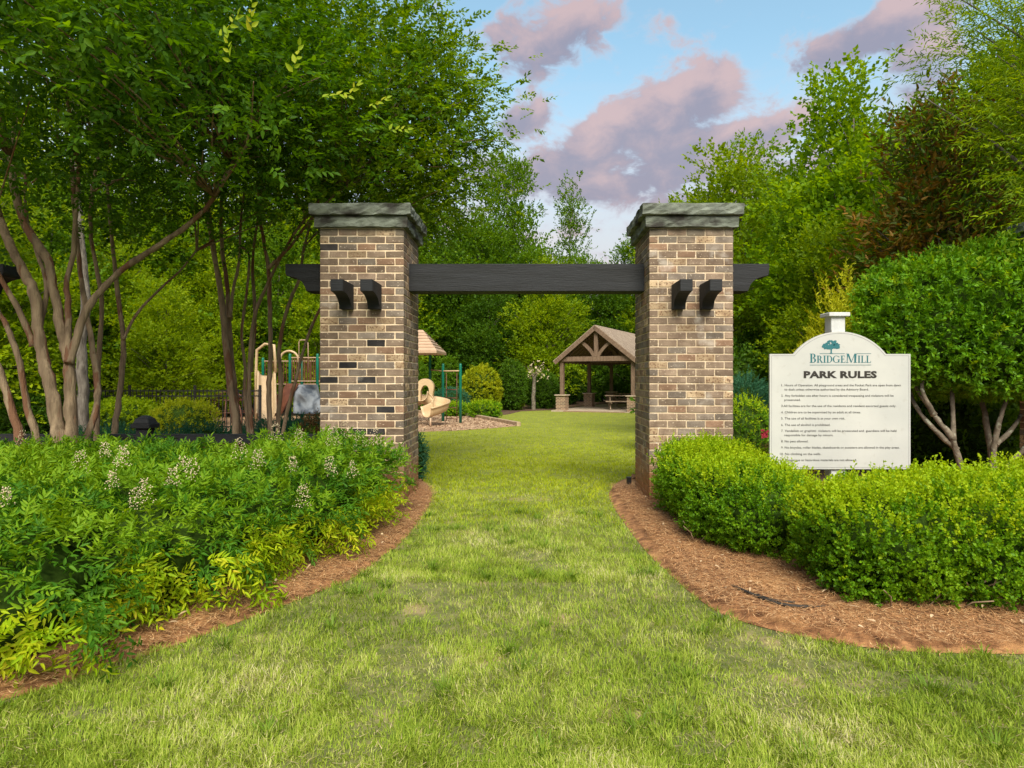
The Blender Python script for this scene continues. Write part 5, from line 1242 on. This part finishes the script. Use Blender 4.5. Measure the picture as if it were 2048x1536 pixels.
def wob(poly, x, y): return in_poly(x + .03 * np.sin(y * 37 + x * 11), y + .03 * np.sin(x * 31), poly)
polyPav = [pav_w(-.5, -.5)[:2], pav_w(PWd + .5, -.5)[:2], pav_w(PWd + .5, PLn + .5)[:2], pav_w(-.5, PLn + .5)[:2]]
def lawn_ok(x, y):
    k = np.ones(len(x), bool)
    for p in (polyL, polyR, polyLB, polyRB, polyPlay, polyPav): k &= ~wob(p, x, y)
    k &= ~((y > 27.6) & in_poly(x, y, [(-2.6, 28.0), (-1.0, 29.8), (-.4, 34.2), (1.2, 35.8), (1.6, 36.9), (-20, 36.9), (-20, 34.0), (-5.6, 32.6)]))
    return k
def lawn(name, y0, y1, n, hw, h0, w0, mat, seed, seg2, label, xr=None):
    rng = np.random.default_rng(seed)
    u = rng.uniform(size=n); y = 1 / (1 / y0 + u * (1 / y1 - 1 / y0))            # denser where it is seen from close by
    x = rng.uniform(-1, 1, n) * (y * hw + .4) if xr is None else rng.uniform(*xr, n)
    k = lawn_ok(x, y); dead = vnoise(x * 1.7, y * 1.7, 31) * .6 + vnoise(x * 4.7, y * 4.7, 32) * .4
    k &= ~((dead < .27) & (rng.uniform(size=n) < .35))
    if y0 > 5: k &= rng.uniform(size=n) < np.clip((y - 5.6) / 4.5, 0, 1)
    elif y0 > 3: k &= rng.uniform(size=n) < np.clip((10.5 - y) / 4, 0, 1)
    x, y = x[k], y[k]; n = len(x)
    cl = vnoise(x * 7, y * 7, 33); cl2 = vnoise(x * 18, y * 18, 34)
    dn = dead[k] if len(dead) != n else dead
    h = np.where(dn < .28, .6, 1.0) * h0 * (.45 + .75 * cl * cl2 + .55 * rng.uniform(size=n)); w = w0 * rng.uniform(.6, 1.3, n)
    az = vnoise(x * 5, y * 5, 35) * 12.6 + rng.normal(0, 1.3, n); lean = np.clip(rng.normal(.75, .32, n), .1, 1.45)
    V, Fc = blades(rng, x, y, g(x, y) - .003, h, w, lean, az, seg2)
    o = link(name, fast_mesh(name, V, Fc, mat)); return tag(o, label, 'grass', kind='stuff')
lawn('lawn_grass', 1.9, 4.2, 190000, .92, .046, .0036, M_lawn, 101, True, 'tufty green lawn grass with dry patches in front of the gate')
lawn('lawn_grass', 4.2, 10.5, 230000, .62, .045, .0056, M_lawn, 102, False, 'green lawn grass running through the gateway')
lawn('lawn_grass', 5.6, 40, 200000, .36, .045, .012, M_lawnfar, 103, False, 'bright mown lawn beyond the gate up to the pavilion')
def lawn_margin():                                                   # the same turf going on beside and behind the view
    rng = np.random.default_rng(104); n = 150000; x = rng.uniform(-6.5, 6.5, n); y = rng.uniform(-.8, 4.6, n)
    k = lawn_ok(x, y) & ((np.abs(x) > y * .92 + .4) | (y < 1.9)); x, y = x[k], y[k]; n = len(x)
    V, Fc = blades(rng, x, y, g(x, y) - .003, .05 * rng.uniform(.5, 1.3, n), .0065 * rng.uniform(.7, 1.3, n), np.clip(rng.normal(.75, .32, n), .1, 1.45), rng.uniform(0, 6.28, n), False)
    tag(link('lawn_grass', fast_mesh('lawn_grass', V, Fc, M_lawn)), 'outer lawn grass around the near lawn', 'grass', kind='stuff')
lawn_margin()
def straw(name, poly, n, seed, z, box, label, hmax=.03):
    rng = np.random.default_rng(seed); x = rng.uniform(box[0], box[1], n); y = rng.uniform(box[2], box[3], n)
    k = in_poly(x + rng.normal(0, .03, n), y + rng.normal(0, .03, n), poly); x, y = x[k], y[k]; n = len(x)
    az = vnoise(x * 2.5, y * 2.5, seed) * 9 + rng.normal(0, .7, n); L_ = rng.uniform(.06, .17, n); w = rng.uniform(.0026, .0052, n)
    el = rng.normal(0, .10, n); d = np.stack([np.cos(az) * np.cos(el), np.sin(az) * np.cos(el), np.sin(el)], 1); s = np.stack([-np.sin(az), np.cos(az), np.zeros(n)], 1) * (w / 2)[:, None]
    inner = in_poly(x, y, poly); zz = z + rng.uniform(.0, hmax, n) * (.4 + .6 * vnoise(x * 6, y * 6, seed + 1)) - (~inner) * z * .7
    c = np.stack([x, y, zz], 1); bend = np.stack([-np.sin(az), np.cos(az), np.zeros(n)], 1) * (rng.normal(0, .12, n) * L_)[:, None]
    a = c - d * (L_ / 2)[:, None]; b = c + d * (L_ / 2)[:, None]
    V = np.stack([a, c + s + bend, b, c - s + bend], 1).reshape(-1, 3); Fc = np.arange(n * 4).reshape(-1, 4)
    o = link(name, fast_mesh(name, V, Fc, M_needle)); return tag(o, label, 'pine straw', kind='stuff')
straw('pine_straw', polyR, 50000, 111, .052, (1.0, 4.6, 2.9, 7.8), 'fallen brown pine needles around the boxwoods')
straw('pine_straw', polyL, 38000, 112, .032, (-3.4, -.9, 2.3, 8.0), 'fallen brown pine needles along the flowering hedge')
rng = np.random.default_rng(113); n = 9000; x = rng.uniform(-7, -.3, n); y = rng.uniform(18, 29, n); k = in_poly(x, y, polyPlay); x, y = x[k], y[k]; n = len(x)
az = rng.uniform(0, 6.28, n); d = np.stack([np.cos(az), np.sin(az), rng.normal(0, .2, n)], 1) * .045; s = np.stack([-np.sin(az), np.cos(az), rng.normal(0, .2, n)], 1) * .014; c = np.stack([x, y, g(x, y) + .03], 1)
V = np.stack([c - d - s, c + d - s, c + d + s, c - d + s], 1).reshape(-1, 3); Fc = np.arange(n * 4).reshape(-1, 4)
tag(link('wood_chips', fast_mesh('wood_chips', V, Fc, M_chip)), 'pale wood chips scattered over the playground', 'wood chips', kind='stuff')

rng = np.random.default_rng(121); n = 4500; y = 1 / (1 / 1.9 + rng.uniform(size=n) * (1 / 7.5 - 1 / 1.9)); x = rng.uniform(-1, 1, n) * (y * .9 + .3); k = lawn_ok(x, y); x, y = x[k], y[k]; n = len(x)
V, Fc = blades(rng, x, y, g(x, y) + rng.uniform(.012, .03, n), rng.uniform(.025, .05, n), rng.uniform(.0025, .004, n), rng.normal(1.45, .15, n), rng.uniform(0, 6.28, n), False)
M_clip = surf('dry_clippings', (.34, .28, .13), (.52, .44, .24), 30, .9)
tag(link('grass_clippings', fast_mesh('grass_clippings', V, Fc, M_clip)), 'dry straw-coloured clippings strewn over the near lawn', 'clippings', kind='stuff')
M_weed = leafmat('coarse_grass', [(.10, .19, .02), (.15, .26, .025), (.20, .32, .035)], .3, .45, 3)
tx = rng.uniform(-2.6, 3.2, 90); ty = rng.uniform(2.0, 6.5, 90) + 0; tx = np.repeat(tx, 46); ty = np.repeat(ty, 46); n = len(tx)
rr = np.abs(rng.normal(0, .045, n)); aa = rng.uniform(0, 6.28, n); x = tx + rr * np.cos(aa); y = ty + rr * np.sin(aa); k = lawn_ok(x, y); x, y, aa = x[k], y[k], aa[k]; n = len(x)
V, Fc = blades(rng, x, y, g(x, y) - .002, rng.uniform(.05, .095, n), rng.uniform(.004, .007, n), np.clip(rng.normal(.8, .25, n), .2, 1.3), aa, True)
tag(link('coarse_grass', fast_mesh('coarse_grass', V, Fc, M_weed)), 'darker coarse grass tufts scattered in the near lawn', 'grass', kind='stuff')
x = np.concatenate([rng.uniform(1.1, 4.2, 260), rng.uniform(-2.6, -.95, 70)]); y = np.concatenate([rng.uniform(3.0, 7, 260), rng.uniform(2.6, 7, 70)]); k = in_poly(x, y, polyR) | in_poly(x, y, polyL); x, y = x[k], y[k]; n = len(x)
az = rng.uniform(0, 6.28, n); V, Fc = leaf_geo(np.stack([x, y, np.full(n, .088)], 1), np.stack([np.cos(az), np.sin(az), rng.normal(0, .2, n)], 1), np.array([0, 0, 1.0]) + rng.normal(0, .3, (n, 3)), rng.uniform(.025, .06, n), rng.uniform(.012, .024, n))
M_dead = surf('dead_leaf', (.36, .24, .14), (.62, .48, .31), 12, .85)
tag(link('dead_leaves', fast_mesh('dead_leaves', V, Fc, M_dead)), 'pale dead leaves scattered on the pine straw', 'leaves', kind='stuff')
